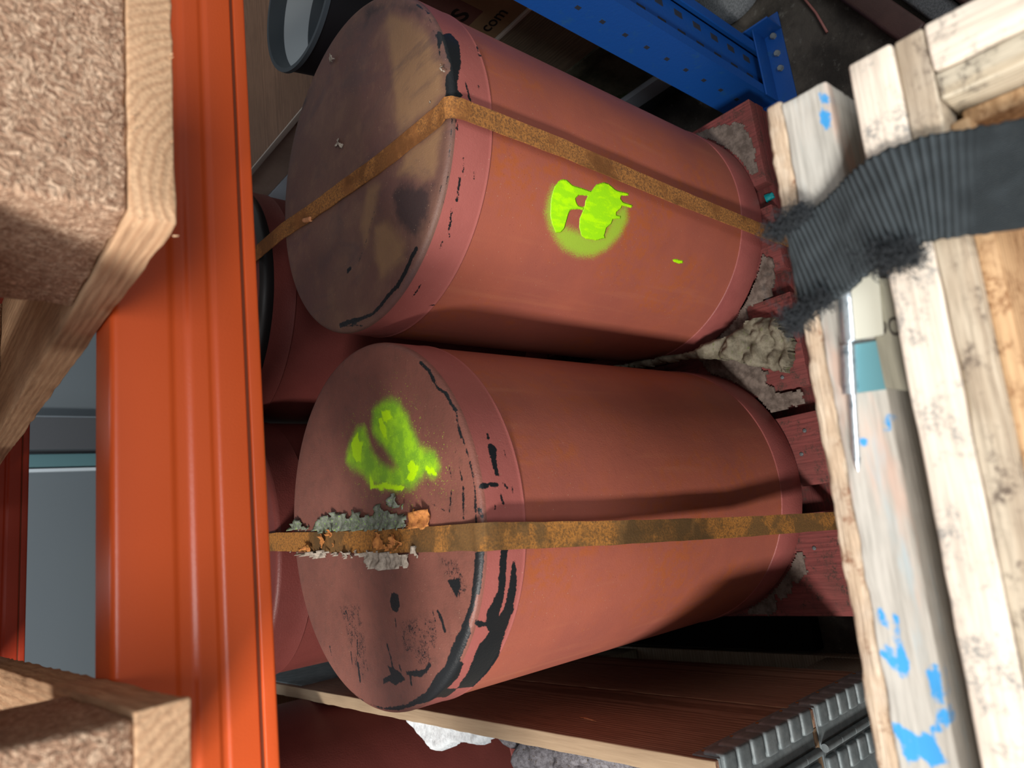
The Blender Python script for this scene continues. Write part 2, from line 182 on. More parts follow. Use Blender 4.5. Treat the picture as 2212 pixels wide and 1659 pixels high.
MK=json.loads('''{"t2_spray":[[[0.1235,-0.0668],[0.1171,-0.0821],[0.1013,-0.0953],[0.0824,-0.1049],[0.0641,-0.1143],[0.0585,-0.1231],[0.0519,-0.1385],[0.039,-0.1444],[0.0322,-0.1374],[0.0374,-0.1195],[0.0322,-0.109],[0.0271,-0.0957],[0.0267,-0.0726],[0.035,-0.0358],[0.0409,-0.0137],[0.0551,0.0022],[0.0648,0.0257],[0.0744,0.0372],[0.0916,0.0265],[0.1053,0.0069],[0.1039,-0.0084],[0.0938,-0.0129],[0.0745,-0.0189],[0.0601,-0.0341],[0.0489,-0.0602],[0.0501,-0.0711],[0.0615,-0.0622],[0.0756,-0.0479],[0.0906,-0.0303],[0.1049,-0.0266],[0.1188,-0.0332],[0.1243,-0.05]]],"t2_core":[[[0.0501,-0.0121],[0.0368,-0.0218],[0.0378,-0.0419],[0.0322,-0.0575],[0.0277,-0.0806],[0.0254,-0.075],[0.029,-0.0543],[0.0343,-0.0185],[0.0343,-0.0126]],[[0.1155,-0.0486],[0.1106,-0.0647],[0.1024,-0.0688],[0.1008,-0.0548],[0.1048,-0.0498]],[[0.0436,-0.123],[0.0393,-0.134],[0.0318,-0.1397],[0.0351,-0.1263],[0.0399,-0.1211]],[[0.0979,0.0175],[0.1007,0.0076],[0.0912,0.0065],[0.0889,-0.0061],[0.0812,0.0028],[0.0677,0.0048],[0.0679,0.0157],[0.0784,0.023],[0.0895,0.0236]],[[0.1082,-0.0403],[0.1065,-0.0486],[0.0951,-0.0538],[0.0831,-0.0553],[0.0866,-0.0483],[0.099,-0.0417]],[[0.0488,-0.0892],[0.0513,-0.0998],[0.0441,-0.111],[0.0368,-0.1048],[0.0305,-0.0963],[0.0356,-0.0844],[0.0413,-0.093]]],"t2_black":[[[-0.0503,-0.2184],[-0.0533,-0.2269],[-0.0783,-0.2191],[-0.0976,-0.2136],[-0.1102,-0.2072],[-0.1205,-0.1997],[-0.125,-0.1992],[-0.1196,-0.2058],[-0.0958,-0.2191],[-0.0759,-0.2272],[-0.0668,-0.2326],[-0.0817,-0.2319],[-0.1012,-0.2271],[-0.1301,-0.2146],[-0.1508,-0.199],[-0.1713,-0.1841],[-0.1914,-0.1714],[-0.2106,-0.1447],[-0.2287,-0.1135],[-0.1664,-0.1105],[-0.1746,-0.0971],[-0.2113,-0.0888],[-0.2044,-0.1069],[-0.1911,-0.121],[-0.1784,-0.1383],[-0.1601,-0.1536],[-0.1431,-0.1669],[-0.1414,-0.174],[-0.1364,-0.183],[-0.1258,-0.1825],[-0.1189,-0.1751],[-0.1113,-0.1727],[-0.1072,-0.1754],[-0.1207,-0.1841],[-0.1094,-0.1875],[-0.1039,-0.1946],[-0.0938,-0.2054],[-0.0744,-0.2117]],[[-0.0445,-0.1909],[-0.0464,-0.1997],[-0.0655,-0.1943],[-0.0855,-0.1858],[-0.0843,-0.1817],[-0.0984,-0.1747],[-0.1063,-0.1665],[-0.1207,-0.1656],[-0.132,-0.1552],[-0.1451,-0.144],[-0.1546,-0.1447],[-0.1725,-0.1298],[-0.1828,-0.1075],[-0.1893,-0.0964],[-0.1885,-0.0662],[-0.1971,-0.0328],[-0.1997,0.0047],[-0.1951,0.0433],[-0.1887,0.0656],[-0.1843,0.0752],[-0.1949,0.0342],[-0.1966,0.0005],[-0.1883,-0.048],[-0.1733,-0.0867],[-0.1601,-0.1004],[-0.1467,-0.1227],[-0.1294,-0.1365],[-0.1147,-0.1517],[-0.0899,-0.1725],[-0.063,-0.1823],[-0.0466,-0.1872]],[[-0.0776,-0.0376],[-0.0792,-0.0505],[-0.09,-0.0527],[-0.098,-0.0449],[-0.0953,-0.0374],[-0.0871,-0.0334]],[[-0.1508,-0.0177],[-0.155,-0.0382],[-0.1632,-0.0522],[-0.1698,-0.0306],[-0.1667,-0.0179],[-0.1701,-0.0065],[-0.1647,-0.0074],[-0.1598,-0.023]],[[-0.1554,-0.0534],[-0.151,-0.0881],[-0.1418,-0.099],[-0.1479,-0.1002],[-0.1588,-0.0821],[-0.1585,-0.0554]],[[-0.0687,-0.1406],[-0.0669,-0.1601],[-0.0742,-0.1609],[-0.0849,-0.1528],[-0.0737,-0.1441]],[[0.0595,-0.2174],[0.0619,-0.2214],[0.0553,-0.2275],[0.0391,-0.2265],[0.0227,-0.2291],[0.0253,-0.2237],[0.0382,-0.2201],[0.0499,-0.2177]]],"t2_stroke":[[[[0.151,-0.1289],[0.1399,-0.1417],[0.1269,-0.149]],0.00223],[[[0.1269,-0.149],[0.1155,-0.1564],[0.1097,-0.1667]],0.00159],[[[0.1097,-0.1667],[0.0981,-0.1736],[0.0897,-0.1802]],0.00255],[[[0.0897,-0.1802],[0.0795,-0.1813],[0.0699,-0.1839]],0.00127],[[[0.0728,-0.1822],[0.0621,-0.1846]],0.00191],[[[0.0617,-0.1866],[0.0511,-0.189],[0.0416,-0.1935],[0.0326,-0.1949]],0.00111],[[[0.0326,-0.1949],[0.02,-0.1967],[0.0114,-0.1972]],0.00159],[[[0.0114,-0.1972],[-0.0066,-0.195],[-0.0233,-0.193]],0.00127],[[[0.073,-0.2169],[0.0662,-0.2176]],0.00095],[[[0.013,-0.2049],[0.0137,-0.2113]],0.00286],[[[0.0151,-0.2146],[0.0146,-0.2242]],0.00223],[[[0.0162,-0.2325],[0.0109,-0.2361]],0.00143],[[[0.0053,-0.2271],[-0.0062,-0.2297]],0.00111],[[[0.0155,-0.2433],[0.0062,-0.2422]],0.00064],[[[-0.0039,-0.2202],[-0.0105,-0.2184]],0.00064],[[[0.0524,-0.1744],[0.0468,-0.1734]],0.00048],[[[0.0403,-0.1614],[0.0247,-0.163]],0.00064],[[[0.0348,-0.1766],[0.0211,-0.1795]],0.0008],[[[0.0148,-0.18],[-0.0023,-0.1774],[-0.0145,-0.1763]],0.00143],[[[0.0146,-0.1619],[-0.0048,-0.1546]],0.0008],[[[0.006,-0.126],[-0.0034,-0.1472]],0.00048],[[[-0.0084,-0.2005],[-0.0146,-0.2018]],0.00223],[[[0.0692,-0.2402],[0.0656,-0.241]],0.00064],[[[0.0574,-0.2366],[0.0459,-0.2393]],0.00048],[[[-0.1305,-0.021],[-0.1424,-0.0258],[-0.1542,-0.0279]],0.00127],[[[-0.0968,-0.1203],[-0.1054,-0.1255],[-0.1151,-0.1282]],0.00191],[[[-0.0955,-0.1114],[-0.1067,-0.1141]],0.0008],[[[-0.1033,-0.0414],[-0.1113,-0.0414]],0.00095],[[[-0.1525,0.0456],[-0.1623,0.0441],[-0.1707,0.0429]],0.00191],[[[-0.1402,0.0592],[-0.1546,0.0582]],0.00095],[[[-0.1268,0.0432],[-0.1439,0.0443]],0.00095],[[[-0.1474,0.0269],[-0.1584,0.0242]],0.0008],[[[-0.1361,0.1111],[-0.1466,0.1092]],0.0008],[[[-0.0949,0.0651],[-0.1067,0.0605]],0.0008],[[[-0.1496,-0.0417],[-0.1559,-0.0445]],0.00143],[[[-0.1575,-0.0605],[-0.1676,-0.0613]],0.00143],[[[-0.1105,-0.1134],[-0.1228,-0.1124]],0.00064]],"t2_dense":[[[-0.1059,-0.0514],[-0.1006,-0.0871],[-0.1055,-0.1143],[-0.1228,-0.1136],[-0.1479,-0.1002],[-0.1489,-0.079],[-0.1372,-0.0564],[-0.1244,-0.0484]],[[-0.0458,-0.1313],[-0.051,-0.1587],[-0.0745,-0.1712],[-0.085,-0.1652],[-0.086,-0.1505],[-0.0711,-0.138]],[[-0.0903,0.0808],[-0.0878,0.0296],[-0.1541,0.022],[-0.1688,0.0361],[-0.1557,0.0522],[-0.12,0.0657]]],"t1_black":[[[0.0601,-0.1898],[0.0662,-0.1933],[0.0601,-0.1982],[0.0751,-0.2079],[0.0646,-0.2181],[0.0449,-0.2203],[0.0264,-0.2192],[0.0036,-0.2144],[-0.001,-0.2113],[-0.0117,-0.2124],[-0.0153,-0.2171],[-0.0247,-0.2088],[-0.025,-0.2003],[-0.0218,-0.1923],[-0.0066,-0.1949],[0.0045,-0.1969],[0.0087,-0.2032],[0.0186,-0.2059],[0.0271,-0.2016],[0.0439,-0.1994],[0.0489,-0.1971],[0.0422,-0.1939],[0.0302,-0.1907],[0.0197,-0.1924],[0.033,-0.1912],[0.0451,-0.1896]]],"t1_stroke":[[[[0.1169,-0.1621],[0.1049,-0.1716],[0.0961,-0.179]],0.00159],[[[0.0874,-0.1797],[0.0725,-0.1846],[0.0565,-0.1892]],0.0008],[[[0.002,-0.2228],[-0.0092,-0.2249],[-0.0173,-0.2255]],0.00143],[[[-0.0167,-0.2273],[-0.0252,-0.226]],0.00064],[[[0.0066,-0.2409],[0.001,-0.2393]],0.00064],[[[-0.0452,-0.2035],[-0.0548,-0.2034]],0.00127],[[[-0.0429,-0.1989],[-0.0588,-0.194],[-0.0942,-0.1825],[-0.1187,-0.1706],[-0.1324,-0.1598]],0.0004],[[[-0.1043,-0.1948],[-0.1136,-0.1902],[-0.1271,-0.1841]],0.00127],[[[-0.1005,-0.2144],[-0.1096,-0.2118]],0.00095],[[[-0.0842,-0.2054],[-0.0996,-0.2005]],0.00064],[[[-0.1331,-0.1749],[-0.1439,-0.1691]],0.00111],[[[0.0634,-0.2442],[0.0653,-0.2504]],0.00127],[[[0.1039,-0.239],[0.0634,-0.2442]],0.0008],[[[-0.1524,-0.1163],[-0.1599,-0.1048],[-0.171,-0.0898],[-0.1793,-0.075]],0.00318],[[[-0.1793,-0.075],[-0.1832,-0.0549],[-0.1889,-0.0397]],0.00255],[[[-0.1889,-0.0397],[-0.1931,-0.0183],[-0.1898,0.0122]],0.00223],[[[-0.1898,0.0122],[-0.1851,0.0375],[-0.1831,0.0576]],0.00318],[[[-0.188,0.0447],[-0.195,0.0194],[-0.2005,0.0087]],0.00095],[[[-0.1115,-0.1925],[-0.1192,-0.1874],[-0.1268,-0.1823]],0.0008],[[[-0.1362,-0.1736],[-0.1471,-0.1676],[-0.1562,-0.1611]],0.00143],[[[-0.1628,-0.15],[-0.1702,-0.1428]],0.00064],[[[-0.1974,-0.0997],[-0.2027,-0.0896],[-0.2062,-0.0804]],0.00064],[[[-0.2371,-0.0774],[-0.2417,-0.0822]],0.0008],[[[-0.1571,-0.1625],[-0.1628,-0.159]],0.0008],[[[-0.0767,-0.0425],[-0.0951,-0.0275],[-0.1072,-0.0163],[-0.1235,0.0021]],0.00032],[[[-0.1227,0.0265],[-0.1221,0.0214]],0.00286],[[[-0.1048,-0.1706],[-0.1262,-0.1529],[-0.141,-0.1358],[-0.1511,-0.1241]],0.00048]],"t1_tan":[[[0.1391,-0.1097],[0.1026,-0.1512],[0.0612,-0.1777],[0.0197,-0.1924],[-0.0136,-0.1914],[-0.0189,-0.169],[-0.013,-0.1078],[0.0064,-0.1026],[0.0393,-0.1037],[0.0891,-0.106],[0.1287,-0.0993]],[[-0.0453,-0.1859],[-0.0641,-0.1733],[-0.0925,-0.1613],[-0.0791,-0.1339],[-0.0566,-0.0979],[-0.0407,-0.1141],[-0.0428,-0.1649]],[[-0.0922,-0.0401],[-0.1011,-0.0681],[-0.1359,-0.0982],[-0.1551,-0.0924],[-0.1589,-0.0444],[-0.1335,-0.0366]],[[-0.0385,-0.0331],[-0.0508,-0.0586],[-0.0845,-0.0413],[-0.1084,-0.0192],[-0.0797,-0.011]]],"flakes":[[[0.1653,0.0262],[0.169,0.0183],[0.1641,0.0153],[0.1586,0.0143],[0.1565,0.0201],[0.1615,0.0249]],[[0.0471,0.0306],[0.0514,0.0264],[0.0504,0.0195],[0.0426,0.0171],[0.0375,0.0126],[0.0349,0.0165],[0.0427,0.0224],[0.0401,0.0263]],[[-0.0092,-0.1645],[-0.0104,-0.1704],[-0.0118,-0.169]],[[0.0176,-0.1933],[0.0142,-0.1962],[0.0044,-0.2007],[0.0066,-0.1972]]],"t1_dirt":[[[-0.069,-0.0761],[-0.0682,-0.1013],[-0.0983,-0.1601],[-0.1304,-0.1425],[-0.1486,-0.1144],[-0.1131,-0.0885]],[[0.192,-0.0463],[0.1776,-0.0764],[0.1147,-0.1654],[0.08,-0.1809],[0.0943,-0.163],[0.1417,-0.116],[0.1561,-0.0731],[0.1511,-0.0401],[0.1679,-0.059]],[[0.1605,0.119],[0.1641,0.1032],[0.1526,0.1048],[0.1468,0.1268]]],"t1_green":[[[-0.0656,0.5852],[-0.0649,0.5784],[-0.0688,0.5681],[-0.0685,0.554],[-0.0684,0.5365],[-0.0587,0.5289],[-0.0526,0.5158],[-0.0524,0.5066],[-0.0567,0.4937],[-0.0568,0.4842],[-0.0554,0.4689],[-0.0585,0.4686],[-0.0617,0.4828],[-0.0656,0.4827],[-0.0686,0.4777],[-0.0685,0.4589],[-0.0722,0.4599],[-0.073,0.4785],[-0.0776,0.4807],[-0.0831,0.4874],[-0.0868,0.4864],[-0.0859,0.4783],[-0.0895,0.478],[-0.0924,0.4912],[-0.0986,0.4923],[-0.1051,0.4994],[-0.1103,0.499],[-0.1146,0.4996],[-0.1173,0.4961],[-0.1229,0.5106],[-0.1244,0.5296],[-0.1218,0.5381],[-0.1131,0.5453],[-0.1036,0.5481],[-0.0962,0.5461],[-0.0888,0.5438],[-0.082,0.5441],[-0.0748,0.5412],[-0.0774,0.5566],[-0.0827,0.5609],[-0.0877,0.5571],[-0.0893,0.5553],[-0.0895,0.5448],[-0.0927,0.5449],[-0.0934,0.5541],[-0.0966,0.566],[-0.1016,0.5673],[-0.1135,0.568],[-0.1194,0.5678],[-0.1253,0.5723],[-0.1267,0.5794],[-0.1177,0.5892],[-0.1092,0.5949],[-0.0965,0.5982],[-0.0872,0.5987],[-0.0773,0.5968],[-0.0694,0.5915]]],"t1_halo":[[[-0.1067,0.6011],[-0.0916,0.6016],[-0.0794,0.5977],[-0.0959,0.5951],[-0.1096,0.5921],[-0.1266,0.5787],[-0.1192,0.5665],[-0.1205,0.5416],[-0.1227,0.5153],[-0.1164,0.498],[-0.0944,0.4921],[-0.0786,0.4805],[-0.0737,0.4719],[-0.0873,0.4669],[-0.1074,0.4731],[-0.1286,0.4892],[-0.1404,0.5065],[-0.1448,0.5314],[-0.1411,0.558],[-0.1335,0.5729],[-0.12,0.591]]],"t1_dash":[[[-0.1209,0.3559],[-0.1191,0.3494],[-0.119,0.3333],[-0.1219,0.3306],[-0.1242,0.3402],[-0.1235,0.3523]]],"A_blue":[[[-0.0555,0.1578],[-0.0562,0.1561],[-0.0624,0.1571],[-0.0611,0.1586]],[[-0.0732,0.1525],[-0.0732,0.1501],[-0.0803,0.1499],[-0.0851,0.151],[-0.0865,0.1537],[-0.0805,0.1544]],[[-0.0828,0.1417],[-0.0809,0.1379],[-0.0958,0.1385],[-0.0943,0.1409]],[[-0.1001,0.1417],[-0.0992,0.1381],[-0.1048,0.1383],[-0.1112,0.1453],[-0.1104,0.1474],[-0.1046,0.141]],[[-0.1085,0.1622],[-0.1092,0.1576],[-0.115,0.1577],[-0.1142,0.1605],[-0.1121,0.163]],[[-0.1132,0.1526],[-0.1102,0.1462],[-0.1169,0.1455],[-0.1209,0.142],[-0.1242,0.1494],[-0.1201,0.1524],[-0.1246,0.1604],[-0.1223,0.1605]],[[-0.0772,0.1614],[-0.071,0.1575],[-0.0819,0.1581],[-0.0777,0.1584]],[[-0.0586,0.1511],[-0.0586,0.1498],[-0.0696,0.1514],[-0.0708,0.1529]],[[-0.1147,0.16],[-0.11,0.1542],[-0.1122,0.1535],[-0.1188,0.1603]],[[0.0339,0.1341],[0.0336,0.1326],[0.0268,0.1347],[0.027,0.1359]],[[0.0266,0.1483],[0.0248,0.1457],[0.0224,0.1469],[0.0233,0.1487]],[[0.2081,0.1289],[0.2069,0.127],[0.2031,0.126],[0.2005,0.1269],[0.2042,0.1291]],[[0.1989,0.131],[0.1952,0.1274],[0.1878,0.1283],[0.1893,0.1309]],[[0.1553,0.1595],[0.154,0.1566],[0.1493,0.1584],[0.1508,0.1601]]],"label_up":[[[0.0067,0.1997],[0.0143,0.1993],[0.0225,0.1803],[0.0191,0.1732],[0.0195,0.1678],[0.0107,0.1616],[0.0079,0.1506],[0.0092,0.1443],[0.0018,0.1412]],[[0.0011,0.1333],[0.0088,0.1302],[0.0115,0.1219],[0.0169,0.1056],[0.0159,0.0869],[0.0122,0.0838],[0.0205,0.0826],[0.015,0.0616],[0.0137,0.0409],[0.0077,0.0384],[0.0104,0.0329],[0.0177,0.0284],[0.0119,0.0161],[0.0125,0.0062],[0.0026,0.0014],[0.01,-0.0029],[0.0051,-0.0131],[0.0078,-0.0166],[0.0148,-0.0238],[0.017,-0.0317],[0.0083,-0.0408],[0.0054,-0.0548],[-0.0023,-0.0867],[-0.007,-0.0832],[-0.0152,-0.0778],[-0.0115,-0.0074],[-0.0056,0.0682],[-0.0032,0.1123]],[[0.0153,-0.0463],[0.0173,-0.0553],[0.0234,-0.0548],[0.024,-0.0621],[0.0193,-0.0698],[0.0133,-0.0702],[0.0108,-0.0732],[0.0057,-0.0689],[0.0077,-0.0608],[0.0099,-0.0541]],[[0.0108,-0.0794],[0.0111,-0.0835],[0.0047,-0.0825],[0.0042,-0.0797]]],"label_dn":[[[-0.0191,0.1989],[-0.0212,0.1796],[-0.0242,0.1468],[-0.024,0.1077],[-0.0286,0.0752],[-0.0299,0.0682],[-0.0284,0.0523],[-0.0293,0.0256],[-0.0322,0.0179],[-0.0312,-0.0043],[-0.0397,-0.0805],[-0.0537,-0.0782],[-0.0529,-0.0607],[-0.055,-0.059],[-0.0561,-0.0505],[-0.0551,-0.045],[-0.0563,-0.0377],[-0.0538,-0.0308],[-0.0516,0.0004],[-0.0422,0.0052],[-0.037,0.0155],[-0.0321,0.0195],[-0.0364,0.0251],[-0.0307,0.0291],[-0.039,0.0354],[-0.0339,0.0413],[-0.0381,0.0521],[-0.0326,0.0634],[-0.0333,0.0794],[-0.0296,0.0862],[-0.0289,0.0971],[-0.0335,0.1052],[-0.0331,0.1127],[-0.0334,0.1302],[-0.0288,0.1414],[-0.0289,0.1556],[-0.0238,0.1821]],[[-0.0328,-0.0843],[-0.0323,-0.0974],[-0.0395,-0.1001],[-0.0456,-0.0965],[-0.0395,-0.0885]]],"label_or":[[[-0.0153,-0.0792],[-0.0071,-0.0846],[0.0019,-0.0953],[0.0034,-0.1008],[0.0014,-0.1134],[0.0027,-0.1174],[0.0001,-0.125],[-0.0083,-0.1267],[-0.0113,-0.1292],[-0.0162,-0.1217],[-0.0186,-0.1175]]],"label_on":[[[-0.0135,-0.0224],[-0.0133,-0.0299],[-0.0221,-0.0359],[-0.0294,-0.0449],[-0.0249,-0.0541],[-0.0173,-0.0596],[-0.0171,-0.0666],[-0.0218,-0.0699],[-0.0273,-0.0663],[-0.0348,-0.0483],[-0.0326,-0.0254],[-0.0295,-0.0123],[-0.0241,-0.0222]],[[-0.006,0.1089],[-0.0046,0.0955],[-0.0106,0.0945],[-0.0171,0.0973],[-0.0243,0.1039],[-0.018,0.1087]],[[-0.0201,0.0793],[-0.0125,0.0692],[-0.0112,0.0762],[-0.0096,0.0851],[-0.0062,0.0864],[0.0012,0.0744],[-0.0026,0.0696],[-0.007,0.0756],[-0.0125,0.0692],[-0.0228,0.0761]],[[-0.0202,0.1544],[-0.013,0.1433],[-0.0208,0.1304],[-0.0242,0.1328],[-0.0232,0.1487]],[[-0.0171,-0.0666],[-0.0183,-0.0719],[-0.0251,-0.0762],[-0.0308,-0.0753],[-0.0375,-0.0563],[-0.0377,-0.0478],[-0.0287,-0.0661],[-0.0232,-0.0697]]],"card_a":[[0.6295,0.5651],[0.6162,0.5177],[0.6048,0.4855],[0.5663,0.4729],[0.5259,0.4733],[0.5095,0.4728],[0.5022,0.5073],[0.5412,0.5883],[0.6193,0.6207]],"card_b":[[-0.0683,0.5421],[-0.0723,0.5314],[-0.0826,0.5251],[-0.0955,0.5293],[-0.1023,0.5237],[-0.1117,0.535],[-0.119,0.5509],[-0.134,0.5614],[-0.1371,0.5695],[-0.1437,0.5746],[-0.1356,0.5841],[-0.1556,0.5861],[-0.1636,0.5977],[-0.1623,0.6365],[-0.1081,0.6371],[-0.0433,0.5604]],"card_c":[[0.3835,0.4998],[0.3637,0.4788],[0.3348,0.4827],[0.3086,0.4938],[0.305,0.5166],[0.3042,0.537],[0.2514,0.5524],[0.2413,0.5303],[0.2015,0.5348],[0.1952,0.5244],[0.1787,0.5318],[0.1588,0.5092],[0.159,0.4797],[0.1374,0.4772],[0.135,0.5144],[0.1308,0.546],[0.1821,0.6093],[0.2625,0.6463],[0.2926,0.586],[0.3262,0.5448]],"crump":[[0.3093,0.8669],[0.2936,0.7943],[0.2711,0.6845],[0.255,0.6138],[0.24,0.574],[0.2608,0.5451],[0.2641,0.5206],[0.2658,0.5032],[0.2278,0.494],[0.2161,0.5018],[0.1858,0.492],[0.1681,0.5031],[0.1617,0.5346],[0.1872,0.5526],[0.2079,0.6061],[0.2411,0.6906],[0.2747,0.787],[0.301,0.8625]],"foam":[[-0.2645,1.082],[-0.2472,0.9732],[-0.2481,0.914],[-0.2595,0.8612],[-0.2783,0.8752],[-0.2893,0.8901],[-0.2903,0.9329],[-0.2906,0.9505],[-0.3042,0.9708],[-0.3119,1.0094],[-0.2947,1.039]],"foam2":[[-0.2608,0.8562],[-0.2587,0.8103],[-0.2613,0.7728],[-0.2671,0.7739],[-0.2695,0.8123],[-0.2682,0.8524]],"wool":[[-0.3081,0.9033],[-0.3049,0.8507],[-0.3045,0.7744],[-0.3083,0.7148],[-0.3437,0.7219],[-0.3701,0.8834],[-0.3336,0.8974]]}''')
# ------------------------------------------------------------------ materials
class G:
    def __init__(s,name,rough=.6,metal=0.,spec=.5):
        s.m=bpy.data.materials.new(name); s.m.use_nodes=True; s.t=s.m.node_tree; s.b=s.t.nodes['Principled BSDF']
        s.b.inputs['Roughness'].default_value=rough; s.b.inputs['Metallic'].default_value=metal
        s.b.inputs['Specular IOR Level'].default_value=spec
        s.tc=s.t.nodes.new('ShaderNodeTexCoord'); s.obj=s.tc.outputs['Object']
    def put(s,sock,v):
        if isinstance(v,bpy.types.NodeSocket): s.t.links.new(v,sock)
        elif isinstance(v,(tuple,list)) and len(v)==3 and sock.type=='RGBA': sock.default_value=(*v,1)
        else: sock.default_value=v
    def math(s,op,a,b=0.,c=0.,clamp=False):
        n=s.t.nodes.new('ShaderNodeMath'); n.operation=op; n.use_clamp=clamp
        s.put(n.inputs[0],a); s.put(n.inputs[1],b); s.put(n.inputs[2],c); return n.outputs[0]
    def mix(s,f,a,b,mode='MIX'):
        n=s.t.nodes.new('ShaderNodeMix'); n.data_type='RGBA'; n.blend_type=mode
        s.put(n.inputs[0],f); s.put(n.inputs[6],a); s.put(n.inputs[7],b); return n.outputs[2]
    def step(s,v,a,b,x=0.,y=1.):
        n=s.t.nodes.new('ShaderNodeMapRange'); n.interpolation_type='SMOOTHSTEP'
        s.put(n.inputs[0],v); s.put(n.inputs[1],a); s.put(n.inputs[2],b); s.put(n.inputs[3],x); s.put(n.inputs[4],y); return n.outputs[0]
    def map(s,scale=(1,1,1),loc=(0,0,0),vec=None,rot=(0,0,0)):
        n=s.t.nodes.new('ShaderNodeMapping'); s.put(n.inputs[0],vec or s.obj)
        n.inputs['Scale'].default_value=scale; n.inputs['Location'].default_value=loc; n.inputs['Rotation'].default_value=rot; return n.outputs[0]
    def noise(s,sc,det=4,ro=.55,vec=None,dist=0.):
        n=s.t.nodes.new('ShaderNodeTexNoise'); s.put(n.inputs['Vector'],vec or s.obj)
        n.inputs['Scale'].default_value=sc; n.inputs['Detail'].default_value=det; n.inputs['Roughness'].default_value=ro; n.inputs['Distortion'].default_value=dist
        return n.outputs[0]
    def vor(s,sc,vec=None,feat='F1',rand=1.):
        n=s.t.nodes.new('ShaderNodeTexVoronoi'); n.feature=feat; s.put(n.inputs['Vector'],vec or s.obj); n.inputs['Scale'].default_value=sc
        if 'Randomness' in n.inputs: n.inputs['Randomness'].default_value=rand
        return n
    def wave(s,sc,dist,det,vec=None,dirn='X',dsc=1.,kind='BANDS'):
        n=s.t.nodes.new('ShaderNodeTexWave'); n.wave_type=kind
        if kind=='BANDS': n.bands_direction=dirn
        else: n.rings_direction=dirn
        s.put(n.inputs['Vector'],vec or s.obj)
        n.inputs['Scale'].default_value=sc; n.inputs['Distortion'].default_value=dist; n.inputs['Detail'].default_value=det; n.inputs['Detail Scale'].default_value=dsc
        return n.outputs['Fac' if 'Fac' in n.outputs else 1]
    def attr(s,name):
        n=s.t.nodes.new('ShaderNodeAttribute'); n.attribute_name=name; return n.outputs['Fac']
    def ramp(s,f,stops):
        n=s.t.nodes.new('ShaderNodeValToRGB'); s.put(n.inputs[0],f); e=n.color_ramp.elements
        while len(e)<len(stops): e.new(.5)
        for k,(p,c) in enumerate(stops): e[k].position=p; e[k].color=(*c,1)
        return n.outputs[0]
    def col(s,c): s.put(s.b.inputs['Base Color'],c); return s
    def rough(s,c): s.put(s.b.inputs['Roughness'],c); return s
    def bump(s,h,dist=.001,st=1.):
        n=s.t.nodes.new('ShaderNodeBump'); n.inputs['Strength'].default_value=st; n.inputs['Distance'].default_value=dist
        s.put(n.inputs['Height'],h); s.t.links.new(n.outputs[0],s.b.inputs['Normal']); return s
    def rnd(s):
        n=s.t.nodes.new('ShaderNodeObjectInfo'); return n.outputs['Random']

def wood(name, c1, c2, c3, axis='Y', grime=None, scale=1., ro=.8, bump=.0004, stain=None, contrast=.55):
    """c1 early wood, c2 late wood, c3 patches; grain runs along axis"""
    g=G(name,ro,spec=.25)
    st={'X':(.06,1,1),'Y':(1,.06,1),'Z':(1,1,.06)}[axis]
    off=g.t.nodes.new('ShaderNodeCombineXYZ'); r=g.rnd()
    for k in range(3): g.put(off.inputs[k],g.math('MULTIPLY',r,(7.3,5.1,3.7)[k]))
    add=g.t.nodes.new('ShaderNodeVectorMath'); g.put(add.inputs[0],g.obj); g.put(add.inputs[1],off.outputs[0])
    v=g.map(st,vec=add.outputs[0])
    rv=g.map(st,loc={'X':(0,.031,.047),'Y':(.029,0,.043),'Z':(.03,.04,0)}[axis],vec=g.obj)
    wob=g.t.nodes.new('ShaderNodeVectorMath'); wob.operation='ADD'; g.put(wob.inputs[0],rv)
    rs=g.t.nodes.new('ShaderNodeCombineXYZ'); [g.put(rs.inputs[k],g.math('MULTIPLY',r,(.03,-.02,.025)[k])) for k in range(3)]; g.put(wob.inputs[1],rs.outputs[0])
    rings=g.wave(62*scale,3.2,3,vec=wob.outputs[0],dirn=axis,dsc=.9,kind='RINGS')
    fib=g.noise(420*scale,3,.6,vec=v)
    blot=g.noise(14,4,.6,vec=add.outputs[0])
    c=g.mix(g.step(rings,.3,1.,0,contrast),c1,c2)
    c=g.mix(g.step(blot,.48,.7,0,.6),c,c3)
    c=g.mix(g.step(fib,.35,.75,.0,.45),c,tuple(k*.45 for k in c2))
    if grime:
        gr=g.noise(46,6,.75,vec=add.outputs[0]); gr2=g.noise(380,4,.75)
        c=g.mix(g.math('MULTIPLY',g.step(gr,.48,.64),g.step(gr2,.40,.58,.1,1)),c,grime)
    if stain: c=stain(g,c)
    g.col(c).bump(g.math('ADD',g.math('MULTIPLY',rings,.3),fib),bump)
    return g.m

